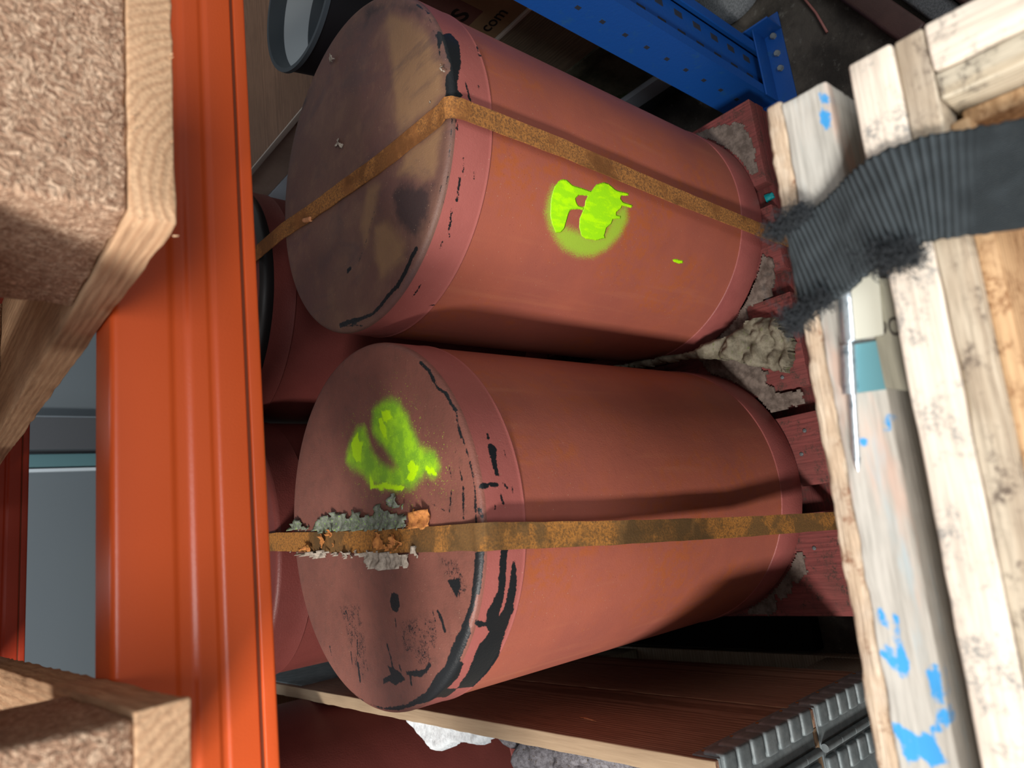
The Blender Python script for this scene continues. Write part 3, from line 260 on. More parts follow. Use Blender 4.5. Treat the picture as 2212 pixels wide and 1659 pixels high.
# --- tank paints
def tank_mat(name, kind, tank):
    g=G(name,.55,spec=.35)
    n1=g.noise(9,5,.6); n2=g.noise(90,4,.65); n3=g.noise(600,2,.6); 
    if kind=='body':
        c=g.mix(g.step(n1,.3,.7),(.34,.097,.061),(.285,.083,.058))
        rust=g.math('MULTIPLY',g.step(g.noise(9,5,.7,vec=g.map((1,1,.7),(3.1,1.7,.2))),.44,.66),g.step(n2,.38,.62))
        c=g.mix(g.math('MULTIPLY',rust,.75),c,(.36,.095,.028))
        sp=g.vor(330); c=g.mix(g.math('MULTIPLY',g.step(sp.outputs['Distance'],.16,.08),g.step(g.noise(30,2),.55,.65)),c,(.13,.03,.022))
        z=g.t.nodes.new('ShaderNodeSeparateXYZ'); g.put(z.inputs[0],g.obj)
        line=g.math('ADD',g.step(z.outputs[2],.5472,.5482),g.step(z.outputs[2],.0622,.0612))
        c=g.mix(g.math('MULTIPLY',line,.85),c,(.10,.035,.015))
        streak=g.noise(60,3,.5,vec=g.map((1,1,.08),(1,2,3))); c=g.mix(g.step(streak,.55,.8,0,.3),c,(.42,.15,.08))
    elif kind=='band':
        c=g.mix(g.step(n1,.3,.7),(.35,.105,.09),(.30,.086,.073))
        st=g.noise(170,3,.6,vec=g.map((1,1,6)));c=g.mix(g.step(st,.6,.8,0,.35),c,(.44,.17,.15))
    else:
        base=((.24,.092,.068),(.175,.068,.052)) if tank==2 else ((.155,.082,.058),(.125,.058,.05))
        c=g.mix(g.step(n1,.32,.68),*base)
        c=g.mix(g.step(n2,.45,.75,0,.35),c,(.10,.052,.04))
        if tank==1:
            tan=g.math('SUBTRACT',g.attr('tan'),g.math('MULTIPLY',g.math('SUBTRACT',g.noise(40,4),.5),.016))
            c=g.mix(g.step(tan,.008,-.010,0,.8),c,g.mix(n1,(.33,.19,.095),(.22,.125,.065)))
            dr=g.math('SUBTRACT',g.attr('dirt'),g.math('MULTIPLY',g.math('SUBTRACT',g.noise(50,5,.7),.5),.03))
            c=g.mix(g.step(dr,.004,-.012,0,.85),c,(.035,.024,.026))
            crm=g.noise(26,3,.6,vec=g.map((1,1,1),(5,2,0))); c=g.mix(g.step(crm,.5,.7,0,.4),c,(.21,.115,.075)); c=g.mix(g.step(g.noise(14,5,.7,dist=1.5,vec=g.map((1,.35,1),(9,1,0))),.5,.66,0,.45),c,(.075,.048,.05))
    # dust specks
    sp=g.vor(260,vec=g.map((1,1,1),(.3,.2,.1))); c=g.mix(g.math('MULTIPLY',g.step(sp.outputs['Distance'],.13,.07),g.step(g.noise(120,2,vec=g.map((1,1,1),(4,4,4))),.56,.62)),c,(.42,.28,.19))
    rgh=.55
    if kind in('lid','band'):
        jag=g.math('ADD',g.math('MULTIPLY',g.math('SUBTRACT',g.noise(420,4,.75),.5),.0042),g.math('MULTIPLY',g.math('SUBTRACT',g.noise(150,3,.7),.5),.0045))
        bl=g.math('ADD',g.attr('black'),jag); mb=g.step(bl,.0003,-.0003)
        if tank==2 and kind=='lid':
            dn=g.step(g.attr('dense'),.006,-.010)
            fl=g.noise(330,5,.8,dist=1.2); mb=g.math('MAXIMUM',mb,g.math('MULTIPLY',g.step(fl,.52,.55),g.math('MULTIPLY',g.step(dn,.2,.6),g.step(g.noise(85,4,.7),.45,.5))))
        c=g.mix(mb,c,(.012,.014,.016)); rgh=g.step(mb,0.,1.,.55,.32)
    if tank==2 and kind=='lid':
        sn=g.noise(900,2,.6); s_=g.math('ADD',g.attr('spray'),g.math('MULTIPLY',g.math('SUBTRACT',sn,.5),.010))
        s_=g.math('ADD',s_,g.math('MULTIPLY',g.math('SUBTRACT',g.noise(80,3),.5),.008))
        c=g.mix(g.step(s_,.0085,-.006,0,.84),c,g.mix(g.step(g.noise(55,4,.6),.4,.65),(.20,.50,.02),(.36,.76,.012)))
        over=g.vor(420); ov=g.math('MULTIPLY',g.step(over.outputs['Distance'],.24,.16),g.step(g.math('ADD',g.attr('spray'),g.math('MULTIPLY',g.noise(60,2),.05)),.066,.022))
        ov=g.math('MULTIPLY',ov,g.step(g.noise(200,1),.5,.56)); c=g.mix(ov,c,(.42,.75,.03))
        co=g.math('ADD',g.attr('core'),g.math('MULTIPLY',g.math('SUBTRACT',g.noise(120,5,.75),.5),.012)); c=g.mix(g.step(co,.0014,-.0010),c,(.50,.88,.004))
        rgh=.45
    if tank==1 and kind=='body':
        h=g.math('ADD',g.attr('halo'),g.math('MULTIPLY',g.math('SUBTRACT',g.noise(1000,2,.6),.5),.022))
        c=g.mix(g.step(h,.008,-.005,0,.72),c,(.30,.60,.035))
        s_=g.math('ADD',g.attr('spray'),g.math('MULTIPLY',g.math('SUBTRACT',g.noise(260,3,.7),.5),.0016))
        thin=g.step(g.noise(110,4,.6,vec=g.map((1,1,.4))),.44,.62)
        gc=g.mix(thin,(.32,.74,.008),(.45,.90,.004))
        c=g.mix(g.step(s_,.0005,-.0004),c,gc); 
        h2=g.step(s_,.0004,-.0012); g.col(c).bump(g.math('ADD',g.math('MULTIPLY',h2,1.5),g.math('MULTIPLY',n3,.25)),.0008); g.rough(.45); return g.m
    hb=g.math('ADD',g.math('MULTIPLY',n2,.5),g.math('MULTIPLY',n3,.4))
    g.col(c).rough(rgh if isinstance(rgh,float) else rgh); g.bump(hb,.0005 if kind!='lid' else .0009)
    return g.m
M={}
for t in (1,2):
    for k in ('lid','band','body'): M[f'{k}{t}']=tank_mat(f'tank_{k}_paint_{t}',k,t)
M['band0']=tank_mat('tank_band_paint','foot',0) if False else None

def plain_red(name,c1,c2):
    g=G(name,.5,spec=.35); g.col(g.mix(g.step(g.noise(12,5,.6),.35,.65),c1,c2)).bump(g.noise(400,2),.0004); return g.m
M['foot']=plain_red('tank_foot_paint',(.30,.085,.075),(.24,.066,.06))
M['rearbody_shaded']=plain_red('rear_tank_shaded_paint',(.14,.032,.027),(.12,.027,.023))  # tank red darkened: shade below the upper pallet is put into the colour
M['black']=G('black_rim_coat',.35).col((.012,.012,.013)).m

def rusty(name,c1,c2,c3,sc=90):
    g=G(name,.85,spec=.2); n=g.noise(sc,5,.7); m=g.noise(22,4,.6)
    c=g.mix(g.step(n,.38,.64),c1,c2); m2=g.noise(9,4,.7,vec=g.map((1,1,1),(2,7,1))); c=g.mix(g.step(m,.47,.58,0,.8),c,c3); c=g.mix(g.step(m2,.5,.6,0,.75),c,tuple(x*.6 for x in c3))
    g.col(c).bump(n,.0006); return g.m
M['rust']=rusty('rusted_band_steel',(.40,.17,.045),(.14,.065,.028),(.23,.09,.028),420)
M['rust2']=rusty('flaking_rusty_steel',(.42,.18,.04),(.17,.085,.03),(.13,.075,.03),420)

# orange beam enamel
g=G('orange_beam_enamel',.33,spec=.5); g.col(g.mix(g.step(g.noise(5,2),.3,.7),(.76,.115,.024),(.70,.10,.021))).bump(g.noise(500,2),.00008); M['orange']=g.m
g=G('seam_dark',.7); g.col((.16,.03,.006)); M['seam']=g.m  # dark strip in the joint above the bottom lip
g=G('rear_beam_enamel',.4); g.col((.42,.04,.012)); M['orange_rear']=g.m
g=G('blue_upright_enamel',.4,spec=.4); g.col(g.mix(g.step(g.noise(40,5,.7),.55,.72,0,.5),(.005,.05,.22),(.014,.07,.16))).bump(g.noise(200,3),.0003); M['blue']=g.m
g=G('slot_shadow_steel',.8); g.col((.004,.008,.02)); M['hole']=g.m

# chipboard
def chip(name,base,lo,hi):
    g=G(name,.9,spec=.15)
    warp=g.noise(50,3,.6)
    v=g.t.nodes.new('ShaderNodeVectorMath'); v.operation='ADD'; g.put(v.inputs[0],g.obj)
    cmb=g.t.nodes.new('ShaderNodeTexNoise'); cmb.inputs['Scale'].default_value=70; g.put(cmb.inputs['Vector'],g.obj)
    sc=g.t.nodes.new('ShaderNodeVectorMath'); sc.operation='SCALE'; g.put(sc.inputs[0],cmb.outputs['Color']); sc.inputs['Scale'].default_value=.02
    g.put(v.inputs[1],sc.outputs[0])
    a=g.vor(520,vec=g.map((1,1,.38),vec=v.outputs[0],rot=(.3,.7,.2)))
    b=g.vor(620,vec=g.map((.35,1,1),vec=v.outputs[0],rot=(.6,.2,.9)))
    ra=g.math('FRACT',g.math('MULTIPLY',a.outputs['Color'],3.7)); rb=g.math('FRACT',g.math('MULTIPLY',b.outputs['Color'],5.3))
    pick=g.step(g.noise(260,2),.46,.54)
    f=g.math('ADD',g.math('MULTIPLY',ra,g.math('SUBTRACT',1.,pick)),g.math('MULTIPLY',rb,pick))
    c=g.ramp(f,[(0,lo),(.25,tuple(.55*x+.45*y for x,y in zip(lo,base))),(.6,base),(.9,hi),(1,tuple(min(1,x*1.2) for x in hi))])
    c=g.mix(g.step(g.noise(16,4,.6),.45,.7,0,.25),c,lo)
    d=g.math('MULTIPLY',g.math('ADD',a.outputs['Distance'],b.outputs['Distance']),.8)
    g.col(c).bump(g.math('ADD',g.math('ADD',f,g.noise(500,4,.7)),d),.0010); return g.m
M['chip']=chip('chipboard_block',(.47,.30,.20),(.27,.15,.095),(.62,.44,.31))

M['pine']=wood('raw_pine_board',(.60,.39,.235),(.40,.22,.12),(.52,.32,.19),'Y',ro=.85)
M['pine_x']=wood('raw_pine_cross_board',(.50,.33,.19),(.28,.15,.07),(.42,.25,.14),'X',ro=.85)
M['red_wood']=wood('red_stained_pallet_wood',(.19,.048,.044),(.12,.032,.03),(.14,.045,.038),'Y',grime=(.05,.028,.022),ro=.75)
M['red_wood_x']=wood('red_stained_cross_wood',(.13,.028,.026),(.07,.016,.016),(.10,.026,.022),'X',grime=(.04,.026,.02),ro=.75)
def collar_edge(g,c):
    z=g.t.nodes.new('ShaderNodeSeparateXYZ'); g.put(z.inputs[0],g.obj)
    n=g.math('MULTIPLY',g.noise(180,3),.0016)
    return g.mix(g.step(g.math('ADD',z.outputs[2],n),.0965,.0975),c,g.mix(g.noise(300,3,.6,vec=g.map((1,.05,1))),(.30,.21,.13),(.46,.34,.22)))
M['collar']=wood('brown_collar_board',(.34,.20,.135),(.16,.08,.05),(.26,.145,.095),'Y',ro=.7,contrast=.8,stain=collar_edge)
M['collar_x']=wood('brown_collar_cross_board',(.34,.23,.14),(.20,.12,.07),(.28,.19,.12),'X',ro=.7)
M['cream']=wood('bleached_board_edge',(.82,.73,.60),(.72,.62,.49),(.78,.69,.57),'X',contrast=.4,grime=None,ro=.75)
M['cream_dirty']=wood('bleached_board_with_black_mould',(.82,.73,.62),(.72,.62,.5),(.77,.68,.58),'Y',contrast=.4,grime=(.20,.19,.17),ro=.75)
M['cream_x']=wood('bleached_rim_with_mould','XX') if False else wood('bleached_rim_with_mould',(.82,.73,.62),(.72,.62,.5),(.77,.68,.58),'X',contrast=.35,grime=(.30,.29,.27))
M['speck']=wood('weathered_inner_board',(.60,.52,.40),(.34,.25,.17),(.48,.42,.34),'X',grime=(.12,.09,.07),scale=1.6,ro=.9)
M['speck_y']=wood('weathered_inner_cross_board',(.60,.54,.42),(.40,.31,.2),(.50,.45,.36),'Y',grime=(.12,.10,.08),scale=1.6,ro=.9)
M['ply']=wood('brown_inner_ply',(.66,.44,.25),(.46,.27,.13),(.56,.35,.19),'X',grime=(.22,.10,.04),ro=.7)
M['dark_wood']=wood('dark_dirty_wood',(.03,.026,.02),(.02,.016,.012),(.025,.02,.016),'X')
M['grey_wood']=wood('grey_weathered_wood',(.34,.33,.26),(.22,.21,.16),(.30,.29,.23),'X',ro=.85)
def a_stain(g,c):
    pk=g.noise(30,4,.6,vec=g.map((.25,1,1))); c=g.mix(g.step(pk,.52,.64,0,.6),c,(.70,.47,.37))
    bl=g.noise(34,4,.65,vec=g.map((.2,1,1),(2,1,0))); c=g.mix(g.step(bl,.56,.68,0,.6),c,(.40,.54,.60))
    s_=g.math('ADD',g.attr('blue'),g.math('MULTIPLY',g.math('SUBTRACT',g.noise(260,5,.75),.5),.004))
    return g.mix(g.step(s_,.0016,.0002,0,.95),c,(.035,.33,.74))
M['a_face']=wood('weathered_rail_with_blue_paint',(.54,.52,.47),(.46,.44,.39),(.50,.50,.46),'X',ro=.8,bump=.0003,stain=a_stain)
M['a_rough']=wood('rough_sawn_edge',(.70,.58,.44),(.48,.33,.21),(.60,.54,.46),'X',grime=(.24,.11,.06),scale=2,ro=.95,bump=.0012)

g=G('galvanised_steel',.6,metal=.45,spec=.4); g.col(g.mix(g.step(g.noise(60,4,.6),.4,.65),(.16,.19,.20),(.22,.25,.26))).bump(g.noise(300,3),.0002); M['galv']=g.m
g=G('bright_hinge_steel',.28,metal=.9); g.col(g.mix(g.step(g.noise(160,4,.7),.5,.7),(.72,.80,.85),(.30,.38,.44))).bump(g.noise(260,3),.0003); M['steel']=g.m
g=G('teal_plate_paint',.5); g.col((.10,.26,.30)); M['plate']=g.m
g=G('cream_plate_paint',.5); g.col((.52,.52,.44)); M['plate_c']=g.m
# black webbing
g=G('black_webbing',.85,spec=.25)
wv=g.wave(420,0,0,dirn='X'); fz=g.noise(300,4,.7)
c=g.mix(wv,(.018,.023,.026),(.038,.048,.054)); c=g.mix(g.step(fz,.5,.8,0,.35),c,(.060,.068,.068)); c=g.mix(g.math('MULTIPLY',g.attr('crest'),g.math('ADD',.25,g.math('MULTIPLY',wv,.6))),c,(.11,.135,.15))
g.col(c).bump(g.math('ADD',g.math('MULTIPLY',wv,.6),fz),.0006); M['web']=g.m
g=G('black_fibre',.9,spec=.2); g.col((.035,.04,.045)); M['fibre']=g.m
# paper, cardboard, foam
def paper(name,c1,c2,sc=60,b=.002,edge=None):
    g=G(name,.9,spec=.15); n=g.noise(sc,6,.7); c=g.mix(g.step(n,.35,.65),c1,c2)
    if edge:
        c=g.mix(g.step(g.noise(sc*1.7,4,.7,vec=g.map((1,1,1),(3,7,1))),.58,.68),c,edge)
    g.col(c).bump(n,b); return g.m
M['card']=paper('sodden_grey_card',(.17,.135,.115),(.085,.066,.055),70,.0012)
M['mush']=paper('crumpled_wet_card',(.20,.18,.135),(.10,.085,.06),55,.002,edge=(.12,.13,.06))
M['label_g']=paper('grey_label_paper',(.22,.235,.20),(.11,.13,.09),240,.0006,edge=(.26,.52,.05))
M['label_w']=paper('pale_label_paper',(.44,.38,.31),(.26,.22,.18),240,.0006)
M['label_o']=paper('orange_label_paper',(.55,.23,.065),(.34,.13,.045),200,.0008)
M['foam']=paper('white_foam',(.82,.86,.88),(.62,.66,.68),180,.0015)
M['wool']=paper('grey_wool',(.30,.29,.31),(.14,.13,.14),130,.004,edge=(.10,.07,.03))
M['boxcard']=paper('brown_carton',(.42,.28,.15),(.33,.22,.12),9,.0003)
M['carton_red']=paper('printed_carton',(.22,.10,.08),(.18,.08,.065),9,.0002)
M['palecard']=paper('pale_carton',(.46,.34,.27),(.38,.28,.22),9,.0003)
M['ink']=G('black_ink',.7).col((.02,.012,.01)).m
M['moss']=paper('mossy_panel',(.15,.145,.10),(.05,.055,.036),14,.001,edge=(.05,.075,.02))
M['whiteline']=G('pale_trim',.6).col((.60,.54,.46)).m
M['greybar']=G('grey_trim',.6).col((.42,.47,.52)).m
M['navy']=G('navy_trim',.5).col((.006,.012,.08)).m
M['topwood']=wood('plywood_top',(.25,.14,.085),(.16,.085,.05),(.20,.11,.065),'X',ro=.6)
M['crate_grey']=wood('grey_crate_side',(.26,.21,.14),(.17,.13,.09),(.21,.17,.12),'Y',ro=.8)
M['bk_grey']=G('dark_grey_plastic',.45).col((.055,.07,.082)).m
M['bk_white']=G('white_reflective_tape',.5).col((.46,.52,.55)).m
M['bk_black']=G('black_plastic',.6).col((.006,.006,.008)).m
M['teal']=G('teal_plastic',.3).col((.0,.20,.22)).m
M['stub']=wood('wood_splinter',(.62,.28,.13),(.42,.18,.08),(.5,.2,.1),'X')
g=G('dirty_concrete',.9,spec=.2); n=g.noise(7,7,.7); c=g.mix(g.step(n,.38,.62),(.075,.066,.055),(.032,.028,.024)); c=g.mix(g.step(g.noise(60,4,.7),.58,.72,0,.7),c,(.12,.115,.10)); g.col(c).bump(g.noise(40,6,.7),.004); M['floor']=g.m
g=G('grey_wall_panel',.6); g.col(g.mix(g.noise(2,2),(.10,.125,.145),(.11,.135,.15))); M['wall']=g.m
M['darkgrey']=G('dark_steel_paint',.5).col((.06,.066,.075)).m
M['tealsteel']=G('teal_steel_paint',.4).col((.08,.17,.19)).m
M['whitesteel']=G('white_steel_edge',.4).col((.48,.55,.60)).m
M['darkred']=plain_red('dark_red_rail_paint',(.07,.035,.03),(.05,.025,.022))
M['greytex']=paper('grey_ribbed_rubber',(.17,.18,.19),(.09,.10,.105),300,.002)
M['blackfilm']=G('black_film',1.,spec=.0).col((.006,.006,.006)).m
# ------------------------------------------------------------------ setting
def struct(o): o['kind']='structure'; return o
fl=MB().rbox((-3.5,-2.5,-.06),(4.5,3.26,0),.001,.5); struct(fl.build('floor',M['floor']))
wl=MB().rbox((-3.5,3.2,0),(4.5,3.26,3.2),.001,.5); struct(wl.build('wall_back',M['wall']))
# ------------------------------------------------------------------ tanks
TANKS={2:(0.0345,0.708),1:(0.4549,0.6825)}
R=.2; H=.605
def grid(rows,n,closed_center=False):
    """rows: list of (r,z); returns verts, faces of a surface of revolution"""
    a=np.arange(n)*2*PI/n; r=np.array([q[0] for q in rows]); z=np.array([q[1] for q in rows])
    V=np.stack([np.outer(r,np.cos(a)),np.outer(r,np.sin(a)),np.repeat(z[:,None],n,1)],2).reshape(-1,3)
    i=np.arange(len(rows)-1)[:,None]*n; k=np.arange(n)[None,:]; k2=(k+1)%n
    F=np.stack([i+k,i+n+k,i+n+k2,i+k2],2).reshape(-1,4)
    return V,F
def mesh_np(name,V,F,mat,parent,attrs=None):
    me=bpy.data.meshes.new(name)
    me.vertices.add(len(V)); me.vertices.foreach_set('co',V.astype(np.float32).ravel())
    me.loops.add(F.size); me.loops.foreach_set('vertex_index',F.astype(np.int32).ravel())
    me.polygons.add(len(F)); me.polygons.foreach_set('loop_start',np.arange(len(F),dtype=np.int32)*4); me.polygons.foreach_set('loop_total',np.full(len(F),4,dtype=np.int32))
    me.update(calc_edges=True); me.validate()
    me.polygons.foreach_set('use_smooth',[True]*len(F))
    if attrs:
        for k,a in attrs.items():
            at=me.attributes.new(k,'FLOAT','POINT'); at.data.foreach_set('value',a.astype(np.float32))
    return link(name,me,parent,mat)
def arange(a,b,s): return list(np.linspace(a,b,max(2,int(abs(b-a)/s)+1)))
def tank(loc,label,n,t=0,fine=.1):
    root=thing('gas_tank',label,'tank',(loc[0],loc[1],.1447),0,'red steel tanks standing on the red pallet')
    f=.0021 if n>300 else .02
    er=.007
    dome=lambda r: -.003*(r/R)**2*0-.0025*max(0,(r-.17)/.03)**2 if r>.17 else 0.
    lid=[(max(r,.0004),H+dome(r)) for r in arange(0,R-er,f)]
    z0=lid[-1][1]
    lid+=[(R-er+er*math.sin(q),z0-er+er*math.cos(q)) for q in (.3,.6,.95,1.25,PI/2)]
    band=[(R,z) for z in arange(z0-er,.5515,f)]+[(R+.0004,.5505),(R+.0006,.5495),(R-.0002,.5485),(R-.0022,.548)]
    def pol(V):
        r=np.hypot(V[:,0],V[:,1]); th=np.arctan2(V[:,1],V[:,0]); rho=r+np.clip(H-V[:,2],0,1)*(r>.15)
        return np.stack([rho*np.cos(th),rho*np.sin(th)],1)
    for nm,rows in (('lid',lid),('rim_band',band)):
        V,F=grid(rows,n); at=None
        if t:
            P=pol(V); near=None
            at={'black':sdf(P,MK[f't{t}_black'],MK[f't{t}_stroke'])}
            if nm=='lid':
                if t==2:
                    at['spray']=sdf(P,MK['t2_spray']); at['core']=sdf(P,MK['t2_core']); at['dense']=sdf(P,MK['t2_dense'])
                else:
                    at['tan']=sdf(P,MK['t1_tan']); at['dirt']=sdf(P,MK['t1_dirt'])
        mesh_np(nm,V,F,(M['lid%d'%t] if nm=='lid' else M['band%d'%t]) if t else (M['rearbody_shaded']),root,at)
    fb=.0025 if t==1 else .03
    body=[(R-.0012,z) for z in arange(.5478,.062,fb)]
    V,F=grid(body,n); at=None
    if t==1:
        th=np.arctan2(V[:,1],V[:,0]); a=(th+PI/2+PI)%(2*PI)-PI; P=np.stack([a*R,V[:,2]+.144],1)
        at={'spray':sdf(P,MK['t1_green']+MK['t1_dash']),'halo':sdf(P,MK['t1_halo'])}
    mesh_np('body',V,F,M['body%d'%t] if t else M['rearbody_shaded'],root,at)
    foot=[(R-.003,.0625),(R-.0004,.0618),(R+.0002,.0605),(R+.0002,.004),(R-.002,.0),(R-.02,.0)]
    V,F=grid(foot,n if n<300 else 256); mesh_np('foot_band',V,F,M['foot'],root)
    return root
t2=tank(TANKS[2],'upright red steel tank with looped green spray paint on its round lid',900,2)
t1=tank(TANKS[1],'upright red steel tank with green paint blob on its side and tan stained lid',900,1)
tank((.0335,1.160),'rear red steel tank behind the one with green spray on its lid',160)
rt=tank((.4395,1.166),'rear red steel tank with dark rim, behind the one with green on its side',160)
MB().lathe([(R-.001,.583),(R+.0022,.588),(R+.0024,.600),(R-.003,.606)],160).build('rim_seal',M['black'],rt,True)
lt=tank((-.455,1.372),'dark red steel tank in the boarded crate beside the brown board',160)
lt['group']='red steel tanks in the board crate'

# torn label paper left around the steel band, part of the tank it is glued to
def scraps(name,polys,mat,z,parent,label,curl=0.0,res=.0022):
    for p in polys:
        p=np.array(p); lo=p.min(0)-.002; hi=p.max(0)+.002
        nx=max(3,int((hi[0]-lo[0])/res)); ny=max(3,int((hi[1]-lo[1])/res))
        X,Y=np.meshgrid(np.linspace(lo[0],hi[0],nx+1),np.linspace(lo[1],hi[1],ny+1),indexing='ij')
        P=np.stack([X.ravel(),Y.ravel()],1); d=sd_poly(P,p)
        jag=np.array([noise.noise(Vector((q[0]*260,q[1]*260,3))) for q in P])*.0016
        ins=(d+jag)<.0005
        wob=np.array([noise.noise(Vector((q[0]*90,q[1]*90,z*50))) for q in P])
        Z=z+.0006+curl*np.clip(.012-np.abs(d),0,.012)*60*abs(wob)*.02+.0006*wob
        mb=MB(); idx=-np.ones(len(P),int); V=[];F=[]
        for i in range(nx):
            for j in range(ny):
                q=(i*(ny+1)+j,(i+1)*(ny+1)+j,(i+1)*(ny+1)+j+1,i*(ny+1)+j+1)
                if all(ins[k] for k in q):
                    for k in q:
                        if idx[k]<0: idx[k]=len(V); V.append((P[k][0],P[k][1],Z[k]))
                    F.append(tuple(idx[k] for k in q))
        if not F: continue
        mb.add(V,F); o=mb.build(name,mat,parent,True)
        so=o.modifiers.new('thickness','SOLIDIFY'); so.thickness=.0004; so.offset=1
        if label: o['label']=label
scraps('label_remnant',MK['label_up'],M['label_g'],H,t2,'torn grey label paper flecked with green',.8)
scraps('label_remnant',MK['label_dn'],M['label_w'],H,t2,'ragged pale label paper',1.2)
scraps('label_remnant',MK['label_or'],M['label_o'],H+.0008,t2,'orange stained label paper',1.)
scraps('label_remnant',MK['label_on'],M['label_o'],H+.0036,t2,'orange stained label paper stuck over the band',1.)

scraps('paint_flake',MK['flakes'],M['label_w'],H-.0004,t1,'small pale flake',1.,.0012)
# ------------------------------------------------------------------ rusted steel bands
def ribbon(name,label,pts,side,width,thick,mat,jit=.0004,kind='strap',group=None):
    """pts: centre line, resampled; side: function(point)->width direction"""
    P=[Vector(p) for p in pts]; out=[]
    for a,b in zip(P[:-1],P[1:]):
        n=max(1,int((b-a).length/.004)); out+=[a.lerp(b,k/n) for k in range(n)]
    out.append(P[-1]); V=[];F=[]; m=7
    for i,p in enumerate(out):
        t=(out[min(i+1,len(out)-1)]-out[max(i-1,0)]).normalized(); s=Vector(side); s=(s-s.dot(t)*t).normalized(); nrm=t.cross(s).normalized()
        ed=[noise.noise(Vector((i*.13,5*k,1)))*jit*2 for k in (1,2)]
        row=[]
        for k in range(m):
            u=k/(m-1)-.5; q=p+s*(u*width+(ed[0] if k==0 else ed[1] if k==m-1 else 0)); q=q+nrm*noise.noise(Vector((i*.05,u*3,7)))*jit
            row.append((q,nrm))
        V+= [q+n_*thick/2 for q,n_ in row]+[q-n_*thick/2 for q,n_ in row][::-1]
    w_=2*m
    for i in range(len(out)-1):
        for k in range(w_):
            F.append((i*w_+k,i*w_+(k+1)%w_,(i+1)*w_+(k+1)%w_,(i+1)*w_+k))
    F.append(tuple(range(w_))[::-1]); F.append(tuple((len(out)-1)*w_+k for k in range(w_)))
    mb=MB(); mb.add(V,F); o=mb.build(name,mat,None,True,angle=math.radians(40)); tag(o,label,kind,group); return o
zt=.1447+H+.0016
ribbon('steel_band','rusty steel band slanting over the tan stained lid and down beside the green paint blob',
 [(.470,1.372,.16),(.470,1.374,zt-.01),(.469,1.366,zt+.0005),(.4655,1.20,zt),(.4600,.968,zt),(.4565,.882,zt),(.446,.80,zt),(.4280,.62,zt),(.4205,.500,zt+.0008),(.4195,.4855,zt+.004),(.4190,.4795,zt-.0005),(.4185,.4765,zt-.012),(.4155,.4745,.60),(.4060,.4725,.40),(.3960,.4665,.150),(.3955,.4655,.10)],
 (1,-.03,0),.0235,.0014,M['rust'])
ribbon('steel_band','rusty steel band running straight over the green sprayed lid and past its torn labels',
 [(.040,1.358,.16),(.040,1.360,zt-.01),(.040,1.352,zt+.0005),(.036,1.10,zt),(.0300,.95,zt),(.0215,.84,zt),(.0095,.66,zt),(.0030,.520,zt+.0006),(.0020,.5085,zt+.003),(.0015,.5015,zt-.0008),(.001,.4985,zt-.012),(-.009,.4965,.60),(-.0225,.490,.38),(-.0345,.4665,.150),(-.035,.4655,.10)],
 (1,-.03,0),.0245,.0014,M['rust2'])

# ------------------------------------------------------------------ pallets
def eur_pallet(name,label,cat,loc,rz,mats,deck_w=(.145,.1,.145,.1,.145),group=None,jit=.0005,step=.03,block_in=.002):
    """origin at the left front bottom corner; boards run along y (1.2 m), 0.8 m wide"""
    b,x,c=mats; p=thing(name,label,cat,loc,rz,group)
    for k,(a,wd) in enumerate(((0,.1),(.3275,.145),(.7,.1))):
        box('bottom_board',b,(a,0,0),(a+wd,1.2,.022),p,.0012,step,jit,k*3.1)
        for q,(y0,L) in enumerate(((0,.1425),(.5275,.145),(1.0575,.1425))):
            box('block',c,(a+block_in,y0+block_in*.6,.022),(a+wd-block_in,y0+L,.1),p,.0025,step,jit*1.6,k+q*5.)
    for y0,L in ((.0,.145),(.5275,.145),(1.055,.145)):
        box('stringer_board',x,(0,y0,.1),(.8,y0+L,.122),p,.0012,step,jit,y0*9)
    gap=(.8-sum(deck_w))/(len(deck_w)-1); a=0
    for k,wd in enumerate(deck_w):
        box('deck_board',b,(a,0,.122),(a+wd,1.2,.144),p,.0016,step,jit,k*7.7); a+=wd+gap
    return p
red=eur_pallet('wooden_pallet','dark red stained wooden pallet under the strapped red tanks','pallet',(-.165,.466,0),0,(M['red_wood'],M['red_wood_x'],M['red_wood_x']),(.145,.105,.145,.105,.145),step=.05)
up=eur_pallet('wooden_pallet','raw wooden pallet with chipboard blocks lying on the orange beam','pallet',(-.1525,.3485,1.0475),math.radians(.9),(M['pine'],M['pine_x'],M['chip']),jit=.0009,step=.012,block_in=.003)
# pallet carrying the board crate
eur_pallet('wooden_pallet','dirty wooden pallet under the brown board crate on the left','pallet',(-1.045,.447,0),0,(M['grey_wood'],M['grey_wood'],M['grey_wood']),step=.1)
# nail heads of the red pallet
for x,y in ((.183,.505),(.205,.52),(-.07,.51),(-.055,.545),(.065,.50),(.098,.488)):
    MB().lathe([(.0001,.001),(.0028,.001),(.003,.0),(.0001,0)],16,(x+.165,y-.466,.1441)).build('nail_head',M['greytex'],red,True)
# tiny splinters standing off the pallet's saw cuts
sp=MB()
for k in range(26):
    x=random.choice((.012,.3275,.4725,.38,.43,.05)) +random.uniform(-.006,.006); y=random.uniform(-.001,.002); z=random.choice((.0015,.0205,.001))
    q=Vector((x,y,z)); d=Vector((random.uniform(-.4,.4),-1,random.uniform(-.9,.4))).normalized()*random.uniform(.002,.005)
    sp.tube([q,q+d*.6,q+d],[.0005,.0004,.0001],4)
o=sp.build('splinters',M['pine'],up); o['kind']='stuff'

